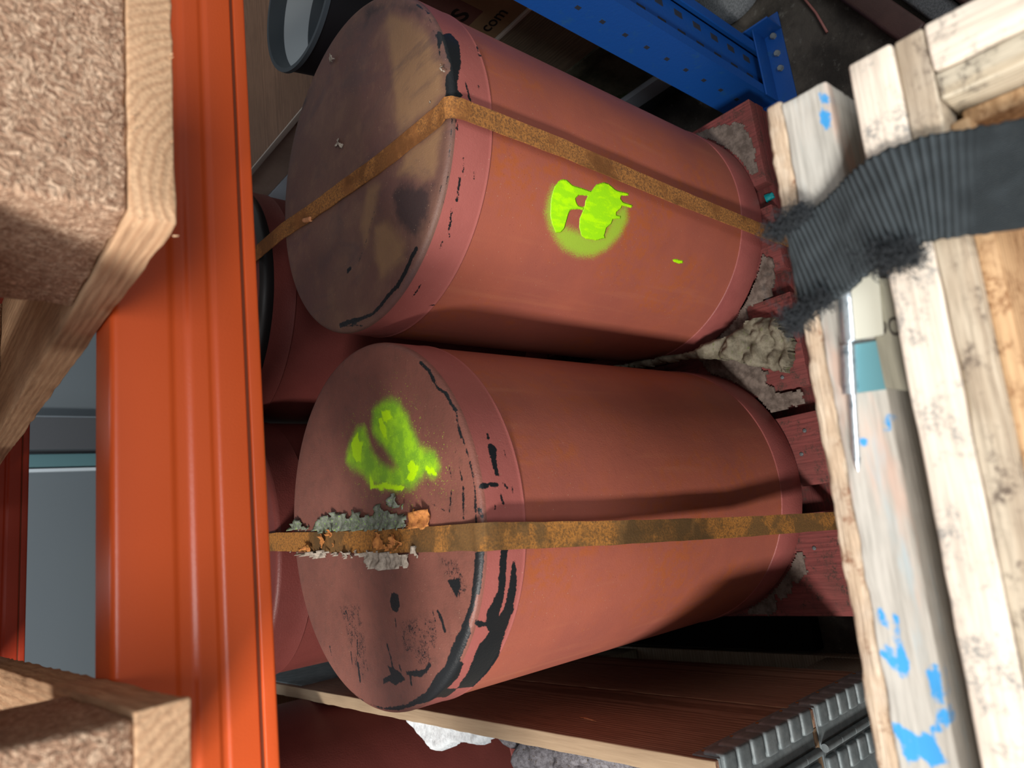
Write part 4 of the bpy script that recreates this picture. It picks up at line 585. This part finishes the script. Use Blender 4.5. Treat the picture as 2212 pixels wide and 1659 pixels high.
# ------------------------------------------------------------------ orange beams and blue upright
def rprof(pts,r,n=5):
    """polygon (y,z) with its corners rounded"""
    out=[];m=len(pts)
    for i in range(m):
        p=Vector(pts[i]);a=(Vector(pts[i-1])-p);b=(Vector(pts[(i+1)%m])-p); rr=min(r[i] if isinstance(r,list) else r,a.length*.45,b.length*.45)
        a.normalize();b.normalize()
        for k in range(n+1):
            t=k/n; out.append(p+a*rr*(1-t)**2+b*rr*t**2)
    return out
def extrude_x(poly,x0,x1,seg=1):
    n=len(poly);V=[];F=[]
    for i in range(seg+1):
        x=x0+(x1-x0)*i/seg
        V+=[(x,p[0],p[1]) for p in poly]
    for i in range(seg):
        for k in range(n): F.append((i*n+k,i*n+(k+1)%n,(i+1)*n+(k+1)%n,(i+1)*n+k))
    F.append(tuple(range(n))); F.append(tuple(range(seg*n,seg*n+n))[::-1])
    return MB().add(V,F)
def beam(label,y0,dep,z0,z1,mat,x0,x1):
    root=thing('rack_beam',label,'rack beam',(0,y0,z0),0)
    h=z1-z0
    pr=[(0,h),(0,.0640),(.0016,.0605),(.0016,.0530),(0,.0495),(0,.0385),(.0010,.036),(.0010,.0335),(0,.031),(0,.0125),(.0030,.0112),(dep,.0112),(dep,h)]
    rr=[.0055,.002,.002,.002,.002,.001,.001,.001,.001,.001,.001,.001,.004]
    extrude_x(rprof(pr,rr),x0,x1).build('upper_channel',mat,root,True,angle=math.radians(35))
    lp=[(-.0012,.0100),(-.0012,0),(dep,0),(dep,.0100)]
    extrude_x(rprof(lp,[.0015,.0025,.002,.001]),x0,x1).build('bottom_lip',mat,root,True,angle=math.radians(35))
    extrude_x([(.0008,.0098),(.0008,.0125),(dep-.001,.0125),(dep-.001,.0098)],x0+.002,x1-.002).build('seam',M['seam'],root)
    for xe,sg in ((x0,-1),(x1,1)):
        MB().rbox((min(xe,xe+sg*.004),-.006,-.03),(max(xe,xe+sg*.004),dep,h+.02),.0015,.05).build('end_plate',mat,root,True)
    return root
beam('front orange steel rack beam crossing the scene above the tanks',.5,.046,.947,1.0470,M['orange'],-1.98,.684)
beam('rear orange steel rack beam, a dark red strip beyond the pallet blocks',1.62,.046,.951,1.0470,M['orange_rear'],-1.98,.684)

def upright(label,x,y):
    u=thing('rack_upright',label,'rack upright',(x,y,0))
    w2,dp=.052,.075
    # open channel: web on the far side, two flanges, returned lips
    t=.0025
    pr=[(-w2,0),(-w2,dp),(w2,dp),(w2,0),(w2-.018,0),(w2-.018,t),(w2-t,t),(w2-t,dp-t),(-w2+t,dp-t),(-w2+t,t),(-w2+.018,t),(-w2+.018,0)]
    MB().prism(pr,.004,2.4).build('post',M['blue'],u)
    # stepped front web, deep slots in it and small slots on the side flange
    MB().prism([(-w2+.016,.012),(w2-.016,.012),(w2-.016,.0145),(-w2+.016,.0145)],.004,2.4).build('front_web',M['blue'],u)
    k=0; z=.06
    while z<1.05:
        for sx in (-.018,.018):
            MB().rbox((sx-.0055,.0112,z-.010),(sx+.0055,.0122,z+.010),.0004,.01).build('slot',M['hole'],u)
        MB().rbox((-w2-.0004,.034,z+.01),(-w2+.0006,.040,z+.019),.0003,.01).build('slot',M['hole'],u)
        z+=.05
    fp=thing('foot_plate',None,None); 
    for k_ in ('label','category'): 
        if k_ in fp: del fp[k_]
    bpy.data.objects.remove(fp)
    MB().rbox((-w2-.012,-.035,0),(w2+.055,dp+.012,.004),.001,.05).build('foot_plate',M['blue'],u,True)
    MB().rbox((w2+.02,-.035,.0),(w2+.0235,.040,.052),.001,.05).build('foot_gusset',M['blue'],u,True)
    MB().rbox((-w2-.003,-.0035,.004),(w2+.024,-.0005,.045),.001,.05).build('foot_clip',M['blue'],u,True)
    for bx in (-.03,.0,.035):
        MB().lathe([(.0001,.006),(.005,.006),(.0055,.0),(.0001,0)],6,(bx+.03,-.02,.004)).build('bolt',M['galv'],u)
    return u
upright('blue perforated steel rack upright with foot plate beside the tank with the tan lid',.742,.482)
for nm,(x,y) in {'c':(-2.04,.482),'d':(-2.04,1.60),'e':(.737,1.60)}.items():
    u=thing('rack_upright',{'c':'blue steel rack upright at the far left end of the front orange beam','d':'blue steel rack upright at the far left end of the rear orange beam','e':'blue steel rack upright at the right end of the rear orange beam'}[nm],'rack upright',(x,y,0))
    MB().rbox((-.052,0,.004),(.052,.075,2.4),.002,.5).build('post',M['blue'],u,True)
    MB().rbox((-.065,-.02,0),(.065,.095,.004),.001,.5).build('foot_plate',M['blue'],u,True)

# far column on the back wall
cl=thing('steel_column','steel column with white edges and a teal strip on the grey back wall','column',(0,3.2,0))
MB().rbox((.653,-.02,0),(.668,0,3.0),.001,.5).build('edge_strip',M['whitesteel'],cl)
MB().rbox((.527,-.075,0),(.651,0,3.0),.002,.5).build('web',M['darkgrey'],cl)
MB().rbox((.468,-.03,0),(.516,0,3.0),.002,.5).build('teal_strip',M['tealsteel'],cl)
MB().rbox((.450,-.02,0),(.462,0,3.0),.001,.5).build('edge_strip',M['whitesteel'],cl)
# ------------------------------------------------------------------ board collars on the left
def hinge(parent,zlo,zhi):
    """corner hinge, origin at the outer corner; leaf 1 on the +x face, leaf 2 round the -y face"""
    h=zhi-zlo; hg=bpy.data.objects.new('corner_hinge',None)
    mb=MB()
    mb.rbox((-.0005,0,zlo),(.0015,.030,zhi),.0006,.05); mb.rbox((-.050,-.0018,zlo),(.0015,.0004,zhi),.0006,.05)
    o=mb.build('corner_hinge',M['galv'],parent,True,angle=math.radians(45))
    n=7
    for k in range(n):
        z=zlo+h*(k+.5)/n; a=h/n*.42
        r=MB(); r.rbox((-.0205,-.0065,z-a),(.0055,.0195,z+a),.0036,.004); r.build('rib',M['galv'],o,True)
        r=MB(); r.rbox((-.078,-.0075,z-a),(-.052,.004,z+a),.0036,.004); r.build('rib',M['galv'],o,True)
        if k%2==0:
            MB().lathe([(.0001,.0),(.0028,.0),(.003,-.0006),(.0001,-.0006)],12).build('screw_hole',M['rust'],o,True,(.0019,.0245,z)).rotation_euler=(0,PI/2,0)
    MB().rbox((-.11,-.0022,zlo),(-.046,.0002,zhi),.0006,.05).build('leaf',M['galv'],o,True)
    for k in range(5):
        a=zlo+h*k/5+.0008; b=zlo+h*(k+1)/5-.0008
        MB().tube([(-.042,-.0055,a),(-.042,-.0055,b)],.0048,14).build('barrel',M['galv'],o,True,angle=math.radians(40))
    return o
def collar(z0,label):
    c=thing('pallet_collar',label,'pallet collar',(-.237,.4556,z0),0,'hinged board collars stacked on the left pallet')
    t=.020
    box('side_board',M['collar'],(-t,.0,0),(0,1.2,.195),c,.0015,.02,.0006,z0)
    box('side_board',M['collar'],(-.8,.0,0),(-.8+t,1.2,.195),c,.0015,.1,0,z0)
    box('end_board',M['collar_x'],(-.8+t,.001,0),(-t-.0005,.001+t,.195),c,.0015,.03,.0003,z0)
    box('end_board',M['collar_x'],(-.8+t,1.2-t,0),(-t-.0005,1.2,.195),c,.0015,.1,0,z0)
    hinge(c,.006,.189)
    rl=MB(); rl.rbox((-.001,.95,.01),(.0022,1.199,.185),.0006,.05); rl.build('rear_hinge_leaf',M['galv'],c,True)
    return c
collar(.1450,'lower brown board collar with ribbed steel corner hinge, on the left pallet')
collar(.3406,'upper brown board collar with ribbed steel corner hinge, topmost of its stack')
tag(MB().tube([(-.2365,.665,.478),(-.2361,.685,.474),(-.2363,.70,.472)],[.0004,.0012,.0004],6).build('wood_splinter',M['stub'],None,True),'small pale splinter on the face of the brown board','splinter')
# slot for the corner bolt
def sheet(name,label,cat,poly,z0,thick,mat,amp=.003,freq=40,res=.006,ragged=.004,group=None,zfun=None,attr=None):
    """irregular lump or torn sheet: gridded, both faces, ragged outline"""
    p=np.array(poly); lo=p.min(0)-.004; hi=p.max(0)+.004
    nx=int((hi[0]-lo[0])/res)+2; ny=int((hi[1]-lo[1])/res)+2
    X,Y=np.meshgrid(np.linspace(lo[0],hi[0],nx+1),np.linspace(lo[1],hi[1],ny+1),indexing='ij')
    P=np.stack([X.ravel(),Y.ravel()],1); d=sd_poly(P,p)
    N=lambda q,f,s: noise.noise(Vector((q[0]*f,q[1]*f,s)))
    jag=np.array([N(q,130,1.)+.6*N(q,380,4.) for q in P])*ragged
    ins=(d+jag)<.001
    for tx_,ty_ in TANKS.values(): ins&=np.hypot(P[:,0]-tx_,P[:,1]-ty_)>R+.0012
    Z=[]
    for k,q in enumerate(P):
        edge=min(1,max(0,-d[k]/.008+.25))
        a=abs(N(q,freq,2.))*1.4+.6*abs(N(q,freq*2.4,5.))
        Z.append((zfun(q) if zfun else z0)+thick*(edge**.5)+amp*a)
    V=[];F=[];it={};ib={}
    for i in range(nx):
        for j in range(ny):
            q=(i*(ny+1)+j,(i+1)*(ny+1)+j,(i+1)*(ny+1)+j+1,i*(ny+1)+j+1)
            if all(ins[k] for k in q):
                for k in q:
                    if k not in it:
                        it[k]=len(V); V.append((P[k][0],P[k][1],Z[k])); ib[k]=len(V); V.append((P[k][0],P[k][1],(zfun(P[k]) if zfun else z0)))
                F.append(tuple(it[k] for k in q)); F.append(tuple(ib[k] for k in q[::-1]))
    cnt={}
    for f in F[::2]:
        for a,b in zip(f,f[1:]+f[:1]): cnt[(a,b)]=1
    rev={it[k]:ib[k] for k in it}
    for (a,b) in list(cnt):
        if (b,a) not in cnt: F.append((b,a,rev[a],rev[b]))
    o=MB().add(V,F).build(name,mat,None,True,angle=math.radians(60)); tag(o,label,cat,group); return o
# sodden card below the tanks
sheet('torn_card','torn grey card lying on the red pallet at the right of the tan lidded tank','card',MK['card_a'],.1445,.001,M['card'],.0015,30,.003)
sheet('torn_card','torn grey card scrap sticking out from under the front left tank at the pallet edge','card',MK['card_b'],.1445,.001,M['card'],.0012,30,.003)
sheet('torn_card','sodden grey card spread on the red pallet between the two front tanks','card',MK['card_c'],.1445,.0014,M['card'],.005,34,.0025)
def ridge(q):
    t=np.clip((q[1]-.50)/.25,0,1); return .147+.10*t
sheet('crumpled_card','crumpled wet card heaped between the two front tanks','card',[[.236,.470],[.205,.478],[.186,.49],[.2,.52],[.222,.56],[.2405,.62],[.242,.70],[.236,.80],[.25,.84],[.256,.78],[.252,.70],[.250,.62],[.262,.555],[.280,.52],[.272,.49]],0,.012,M['mush'],.022,26,.002,zfun=ridge)
for q,(x,y,z,s) in enumerate(((.262,.497,.152,.020),(.215,.505,.158,.018),(.245,.53,.178,.016))):
    pass
sheet('foam_piece','white foam piece wedged between brown board and dark red tank','foam',[[-.2575,.865],[-.2575,1.0],[-.2575,1.075],[-.268,1.085],[-.295,1.04],[-.313,1.005],[-.304,.971],[-.292,.95],[-.291,.933],[-.290,.89],[-.279,.875]],.470,.030,M['foam'],.005,40,.004)
sheet('foam_piece','thin white foam strip along the brown board beside the larger foam piece','foam',[[-.2575,.80],[-.2575,.858],[-.263,.858],[-.266,.83],[-.262,.80]],.490,.018,M['foam'],.003,40,.003)
sheet('wool_lump','grey mottled wool lump against the inside of the brown board','wool',[[-.2575,.60],[-.2575,.88],[-.275,.915],[-.30,.925],[-.34,.90],[-.42,.86],[-.43,.62],[-.33,.58]],.36,.05,M['wool'],.03,22,.007)
MB_=sheet('teal_scrap','teal plastic scrap in the gap of the red pallet by the black webbing','plastic scrap',[[.468,.468],[.4765,.470],[.4785,.485],[.4735,.4985],[.4690,.497],[.4655,.482]],.1225,.006,M['teal'],.001,30,.0012,.0003)
tag(MB().tube([(.4345,.7905,.7528),(.4400,.8075,.7532)],[.0034,.0032],10).build('wood_splinter',M['stub'],None,True,angle=math.radians(40)),'short orange brown wood stub on the tan stained lid near its band','splinter')
for q,(x,y) in enumerate(((.557,.905-.2),(.515,.675))):
    pass
# ------------------------------------------------------------------ foreground crate and rail
cr=thing('wooden_crate','open wooden crate with bleached board rim under the black webbing','crate',(.2037,.107,0),math.radians(-2.65))
B=lambda n,m,lo,hi,j=.0007,st=.012,s=0.,r=.0018: box(n,m,lo,hi,cr,r,st,j,s)
B('front_board',M['cream'],(-.90,-.0005,.62),(0,.0205-.0005+.0,.81),s=1.3) if False else None
B('rim_board',M['cream_x'],(-.53,-.0205,.60),(0,0,.8100),.0004,s=1.3)
B('side_rim_board',M['cream_dirty'],(-.0232,-.85,.60),(0,-.0345,.8100),.0004,s=2.1)
B('inner_board',M['speck'],(-.53,-.0340,.60),(0,-.0208,.8088),.0006,s=3.3)
B('inner_side_board',M['speck_y'],(-.0370,-.85,.55),(-.0236,-.0345,.8088),.0006,s=4.4)
B('inner_panel',M['ply'],(-.53,-.0420,.0),(-.0455,-.0339,.80),.0003,.03)
B('inner_side_panel',M['ply'],(-.0452,-.85,.0),(-.0374,-.0372,.79),.0003,.03)
B('side_rim_board',M['cream_dirty'],(-.553,-.85,.60),(-.531,0,.81),.0003,.05)
B('inner_side_panel',M['ply'],(-.5308,-.85,.0),(-.523,-.0425,.79),.0003,.05)
B('rim_board',M['cream'],(-.553,-.873,.60),(0,-.851,.81),.0003,.05)
B('base_board',M['ply'],(-.523,-.85,.02),(-.046,-.043,.04),.0002,.08)
for x,y in ((-.0232,-.02),(-.553,-.02),(-.0232,-.873),(-.553,-.873)):
    B('corner_post',M['speck'],(x+.0005,y+.0002,.0),(x+.0225,y+.0195,.5998),.0003,.05)
# rail A
ra=thing('timber_rail','weathered timber rail with rough outer edge and blue paint patches, beside the crate','timber',(0,0,0))
ang=math.radians(-2.35)
Mz=Matrix.Translation((.2136,.1244,0))@Matrix.Rotation(ang,4,'Z')
def railbox(name,mat,lo,hi,r,step,jit,seed,attr=False):
    mb=MB().rbox(lo,hi,r,step,jit,seed); o=mb.build(name,mat,ra,True,angle=math.radians(50))
    V=np.array(mb.v); Wp=np.array([tuple(Mz@Vector(p))[:2] for p in mb.v])
    at=o.data.attributes.new('blue','FLOAT','POINT'); d=sdf(Wp,MK['A_blue']) if attr else np.full(len(V),.05)
    if attr: d=np.where(V[:,2]>hi[2]-.01,d,.05)
    at.data.foreach_set('value',d.astype(np.float32))
    o.location=Mz.translation; o.rotation_euler=(0,0,ang); return o
railbox('face_board',M['a_face'],(-.46,0,.552),(0,.0258,.790),.0015,.0035,.0005,2.,True)
railbox('edge_board',M['a_rough'],(-.46,.0257,.556),(.0036,.0366,.7888),.0025,.0045,.0009,6.)
railbox('leg_board',M['a_rough'],(-.45,.003,.0),(-.39,.025,.5515),.002,.05,.0005,6.)
railbox('leg_board',M['a_rough'],(-.09,.003,.0),(-.01,.025,.5515),.002,.05,.0005,8.)
# hinge with slid-out pin
hg=thing('hinge_pin','bright steel hinge with its pin slid out on the timber rail by the webbing','hinge')
MB().tube([(0.1072,0.1358,0.7947),(0.0735,0.1407,0.7947)],.0043,20).build('knuckle',M['steel'],hg,True,angle=math.radians(40))
MB().tube([(0.0721,0.1423,0.7943),(0.0481,0.1464,0.7943)],.0038,20).build('knuckle',M['steel'],hg,True,angle=math.radians(40))
MB().tube([(0.1100,0.1356,0.7947),(0.0729,0.1414,0.7945),(0.0181,0.1504,0.7936),(0.0140,0.1510,0.7933),(0.0101,0.1515,0.7929)],[.0022,.0022,.0021,.0017,.0004],14).build('pin',M['steel'],hg,True,angle=math.radians(40))
Q=lambda pts,nm,mat: MB().add(pts,[(0,1,2,3),(7,6,5,4),(0,4,5,1),(1,5,6,2),(2,6,7,3),(3,7,4,0)]).build(nm,mat,hg)
def plate(nm,mat,a,b,dn,wd,t=.0015):
    a=Vector(a);b=Vector(b);w_=Vector(wd);n=Vector(dn).normalized()*t
    P=[a,b,b+w_,a+w_]; Q([*P,*[p-n for p in P]],nm,mat)
plate('leaf',M['plate_c'],(0.1072,0.1323,0.7972),(0.0735,0.1371,0.7972),(0,-.2,1),(-.0005,-.0120,-.004))
plate('leaf',M['plate'],(0.0719,0.1389,0.7932),(0.0481,0.1430,0.7932),(0,-.4,1),(-.001,-.0125,-.0022))
# grey offcut with burnt letters between rail and crate
oc=thing('wood_offcut','grey weathered wood offcut with burnt letters between rail and crate','timber',(0,0,0))
o_=MB().prism([(.1023,.1287),(.0475,.1305),(.0430,.1186),(.0986,.1149)],.60,.7918).build('block',M['grey_wood'],oc)
def arc(name,c,r,a0,a1,z,hw=.0006,parent=None):
    V=[];F=[];n=20
    for k in range(n+1):
        a=a0+(a1-a0)*k/n
        for rr in (r-hw,r+hw): V.append((c[0]+rr*math.cos(a),c[1]+rr*math.sin(a)*.62,z))
    m=2*(n+1); V+=[(x,y,z_+.0003) for x,y,z_ in V]
    for k in range(n):
        a,b,c_,d=2*k,2*k+1,2*k+3,2*k+2
        F.append((a,b,c_,d)); F.append((m+d,m+c_,m+b,m+a)); F.append((a,d,m+d,m+a)); F.append((b,m+b,m+c_,c_))
    MB().add(V,F).build(name,M['ink'],parent)
arc('letter_c',(.0774,.1262),.0036,math.radians(-200),math.radians(-20)-.0,.7919,parent=oc) if False else arc('letter_c',(.0774,.1262),.0040,math.radians(60),math.radians(290),.7919,parent=oc)
arc('letter_o',(.0755,.1198),.0040,0,2*PI,.7919,parent=oc)
MB().prism([(.098,.1275),(.050,.1290),(.047,.1190),(.095,.1160)],0,.5998).build('lower_block',M['grey_wood'],oc)

# ------------------------------------------------------------------ black webbing
wb=thing('webbing_strap','black ribbed webbing strap with frayed edges over crate rim and timber rail','strap')
path=[(.1190,.1672,.50,.0505),(.1190,.1670,.70,.0505),(.1187,.1665,.775,.0505),(.1175,.1648,.7922,.0505),(.1182,.158,.7960,.050),(.1200,.145,.7968,.0495),(.1222,.133,.7985,.049),(.1245,.121,.8075,.049),(.1265,.112,.8135,.0490),(.127,.104,.8150,.0485),(.1275,.088,.8150,.047),(.122,.071,.8140,.0455),(.117,.052,.8125,.0450),(.112,.02,.8125,.0450),(.104,-.05,.8125,.045),(.09,-.20,.8125,.045)]
Pp=[];
for a,b in zip(path[:-1],path[1:]):
    L=(Vector(b[:3])-Vector(a[:3])).length; n=max(1,int(L/.0005)) if b[1]>-.02 else 20
    for k in range(n): Pp.append([a[i]+(b[i]-a[i])*k/n for i in range(4)])
Pp=np.array(Pp)
for it in range(14):
    Q_=Pp.copy(); Q_[6:-6]=(Pp[:-12]+Pp[12:]+Pp[6:-6])/3; Pp=Q_
s=np.concatenate([[0],np.cumsum(np.linalg.norm(np.diff(Pp[:,:3],axis=0),axis=1))])
V=[];F=[];m=25;CR=[]
s0=s[np.argmin(abs(Pp[:,1]-.1648)+abs(Pp[:,2]-.7922))]
for i in range(len(Pp)):
    t=Vector(Pp[min(i+1,len(Pp)-1)][:3])-Vector(Pp[max(i-1,0)][:3]); t.normalize()
    sd_=Vector((1,-.06,0)); sd_=(sd_-sd_.dot(t)*t).normalized(); nr=t.cross(sd_).normalized()
    if nr.z<-.2 or (abs(nr.z)<=.2 and nr.y<0): nr=-nr
    u_=s[i]-s0
    rib=max(0,min(1,(u_+.006)/.006))*max(0,min(1,(.100-u_)/.018))
    row=[]
    for k in range(m):
        x=k/(m-1)-.5; per=.0031
        hgt=.0013*rib*(.5+.5*math.cos(2*PI*(u_+.004*x)/per))+.0005*noise.noise(Vector((u_*90,x*6,2)))
        fr=.0012*noise.noise(Vector((u_*300,k*.0+ (9 if k==0 else 3),1))) if k in (0,m-1) else 0
        row.append((Vector(Pp[i][:3])+sd_*(x*Pp[i][3]+fr),nr,hgt))
    V+=[p+n_*(.0012+h_) for p,n_,h_ in row]+[p-n_*.0010 for p,n_,h_ in row[::-1]]
    CR+=[max(0,min(1,h_/.0013)) for p,n_,h_ in row]+[0]*m
w_=2*m
for i in range(len(Pp)-1):
    for k in range(w_): F.append((i*w_+k,i*w_+(k+1)%w_,(i+1)*w_+(k+1)%w_,(i+1)*w_+k))
MB().add(V,F).build('webbing',M['web'],wb,True,attrs={'crest':CR})
# frayed tufts
random.seed(11)
def tuft(c,dirn,n,L,spread):
    mb=MB()
    for k in range(n):
        p=Vector(c)+Vector([random.gauss(0,spread) for _ in range(3)]); d=(Vector(dirn)+Vector([random.gauss(0,.6) for _ in range(3)])).normalized()
        pts=[p]
        for q in range(6):
            d=(d+Vector([random.gauss(0,.9) for _ in range(3)])).normalized(); pts.append(pts[-1]+d*L/6*random.uniform(.6,1.3))
        mb.tube(pts,[.00016]*6+[.00008],4,False)
    o=mb.build('frayed_edge',M['fibre'],wb,True); o['kind']='stuff'
for c,d,n,L,sp_ in (((0.1425,0.1639,0.7970),(1,.3,.2),320,.007,.0028),((0.1439,0.1549,0.7992),(1,.3,.2),300,.007,.0026),((0.1448,0.1476,0.8015),(1,-.2,.2),340,.007,.0022),((0.0937,0.1653,0.7965),(-1,.4,0),400,.008,.0030),((0.0950,0.1567,0.8001),(-1,0,.0),260,.006,.0028),
 ((0.0959,0.1458,0.8024),(-1,0,0),240,.005,.0028),((.1030,.1075,.8155),(-1,0,.1),520,.007,.0034),((.1010,.0995,.8165),(-1,0,.1),400,.007,.003),((.108,.120,.803),(-1,0,.1),280,.006,.003),((0.1195,0.1677,0.7766),(0,1,0),60,.008,.010),((0.0950,0.1680,0.7811),(-.5,1,0),280,.008,.004)):
    tuft(c,d,n,L,sp_)

# ------------------------------------------------------------------ stack to the right of the tanks
X0=.80
cg=thing('storage_crate','grey wooden crate low behind the blue upright','crate',(X0,.58,.24))
box('side_panel',M['crate_grey'],(0,0,.004),(.02,.95,.190),cg,.001,.05,.0004)
box('end_panel',M['crate_grey'],(.02,0,.004),(.6,.02,.190),cg,.001,.1)
box('end_panel',M['crate_grey'],(.02,.93,.004),(.6,.95,.190),cg,.001,.1)
box('base_strip',M['moss'],(-.004,0,0),(.024,.95,.030),cg,.001,.05,label if False else 0)
box('top_edge',M['whiteline'],(-.004,0,.1885),(.6,.95,.1945),cg,.001,.1)
cm=thing('mossy_panel','dark green mottled board panel below the grey crate','panel',(X0,.58,.0))
box('panel',M['moss'],(.006,0,.108),(.6,.95,.2395),cm,.001,.1)
box('trim',M['greybar'],(-.004,0,.066),(.6,.95,.107),cm,.001,.1)
box('plinth',M['darkgrey'],(.02,0,.0),(.6,.95,.0655),cm,.001,.1)
cb=thing('carton','brown carton with dark red print lying on the grey crate','carton',(X0,.60,.4346))
box('carton_body',M['boxcard'],(0,0,0),(.58,.495,.196),cb,.002,.1)
box('print_panel',M['carton_red'],(-.0006,.09,.055),(0,.494,.19),cb,.0002,.1)
def text(body,size,loc,rot,parent,mat):
    cu=bpy.data.curves.new('lettering','FONT'); cu.body=body; cu.size=size; cu.extrude=.0004; cu.align_x='CENTER'
    o=bpy.data.objects.new('lettering',cu); COL.objects.link(o); bpy.context.view_layer.update()
    me=bpy.data.meshes.new_from_object(o.evaluated_get(bpy.context.evaluated_depsgraph_get())); bpy.data.objects.remove(o)
    t=link('lettering',me,parent,mat); t.location=loc; t.rotation_euler=rot; return t
text('ts',.062,(-.0012,.125,.068),(PI/2,0,-PI/2),cb,M['ink'])
text('com',.030,(-.0012,.095,.020),(PI/2,0,-PI/2),cb,M['ink'])
bd=thing('board_panel','brown plywood panel lying under the grey bucket','panel',(X0-.03,.66,.6312))
box('panel',M['topwood'],(0,0,.0),(.62,1.0,.010),bd,.001,.1)
box('edge_strip',M['whiteline'],(-.0025,0,-.0),(0,1.0,.010),bd,.0005,.1)
c2=thing('carton','pale carton under the brown plywood panel behind the tan lidded tank','carton',(X0-.01,1.10,.435))
box('carton_body',M['palecard'],(0,0,.12),(.3,.44,.195),c2,.002,.1)
box('tape_band',M['greybar'],(-.001,0,.066),(.3,.44,.119),c2,.001,.1)
box('base',M['navy'],(0,0,.0),(.3,.44,.065),c2,.001,.1)
# bucket
bk=thing('bucket','dark grey bucket with a white reflective band beside the tan lidded tank','bucket',(.785,.795,.6415))
rb=.104
MB().lathe([(rb-.015,0),(rb-.001,.100)],96).build('outer_wall',M['bk_black'],bk,True)
MB().lathe([(rb-.001,.1001),(rb+.003,.101),(rb+.003,.107),(rb-.003,.107),(rb-.006,.084)],96).build('lip',M['bk_grey'],bk,True,angle=math.radians(50))
MB().lathe([(rb-.0058,.0842),(rb-.013,.048)],96).build('reflective_band',M['bk_white'],bk,True)
MB().lathe([(rb-.0128,.0482),(rb-.018,.022)],96).build('inner_ring',M['bk_grey'],bk,True)
MB().lathe([(rb-.0179,.0222),(rb-.022,.004),(.001,.003)],96).build('inner_lining',M['bk_black'],bk,True)
# dark rails on the floor at the upper right
def bar(name,label,cat,a,b,wd,ht,mat):
    a=Vector(a);b=Vector(b);L=(b-a).length; an=math.atan2(b.y-a.y,b.x-a.x)
    o=MB().rbox((0,-wd/2,0),(L,wd/2,ht),.006,.05,.0006).build(name,mat,None,True); o.location=a; o.rotation_euler=(0,0,an); tag(o,label,cat)
bar('rubber_mat','grey ribbed strip on the floor between dark rails','rubber strip',(.66,.205,0),(1.0,.37,0),.035,.02,M['greytex'])
bar('floor_rail','dark red rail on the floor nearest the crate','rail',(.64,.155,0),(1.0,.31,0),.04,.035,M['darkred'])
bar('floor_rail','dark brown red rail on the floor along the grey strip','rail',(.655,.25,0),(1.0,.43,0),.038,.03,M['darkred'])
tag(MB().tube([(.755,.375,.006),(.80,.385,.005),(.86,.405,.007)],.0022,8).build('plastic_rod',plain_red('pink_rod',(.30,.12,.10),(.26,.10,.09)),None,True),'thin pink rod on the concrete floor','rod')
ds=MB().lathe([(.001,.0),(.07,.0),(.075,.006),(.06,.022),(.001,.026)],48).build('rubber_disc',M['greytex'],None,True,(.955,.52,0)); tag(ds,'dark grey disc on the floor behind the blue foot plate','disc')
ol=MB().rbox((-.238,.60,.0),(-.172,1.60,.03),.002,.1).build('film_roll',M['blackfilm'],None); tag(ol,'black film strip on the floor between the red pallet and the brown board collar','film')
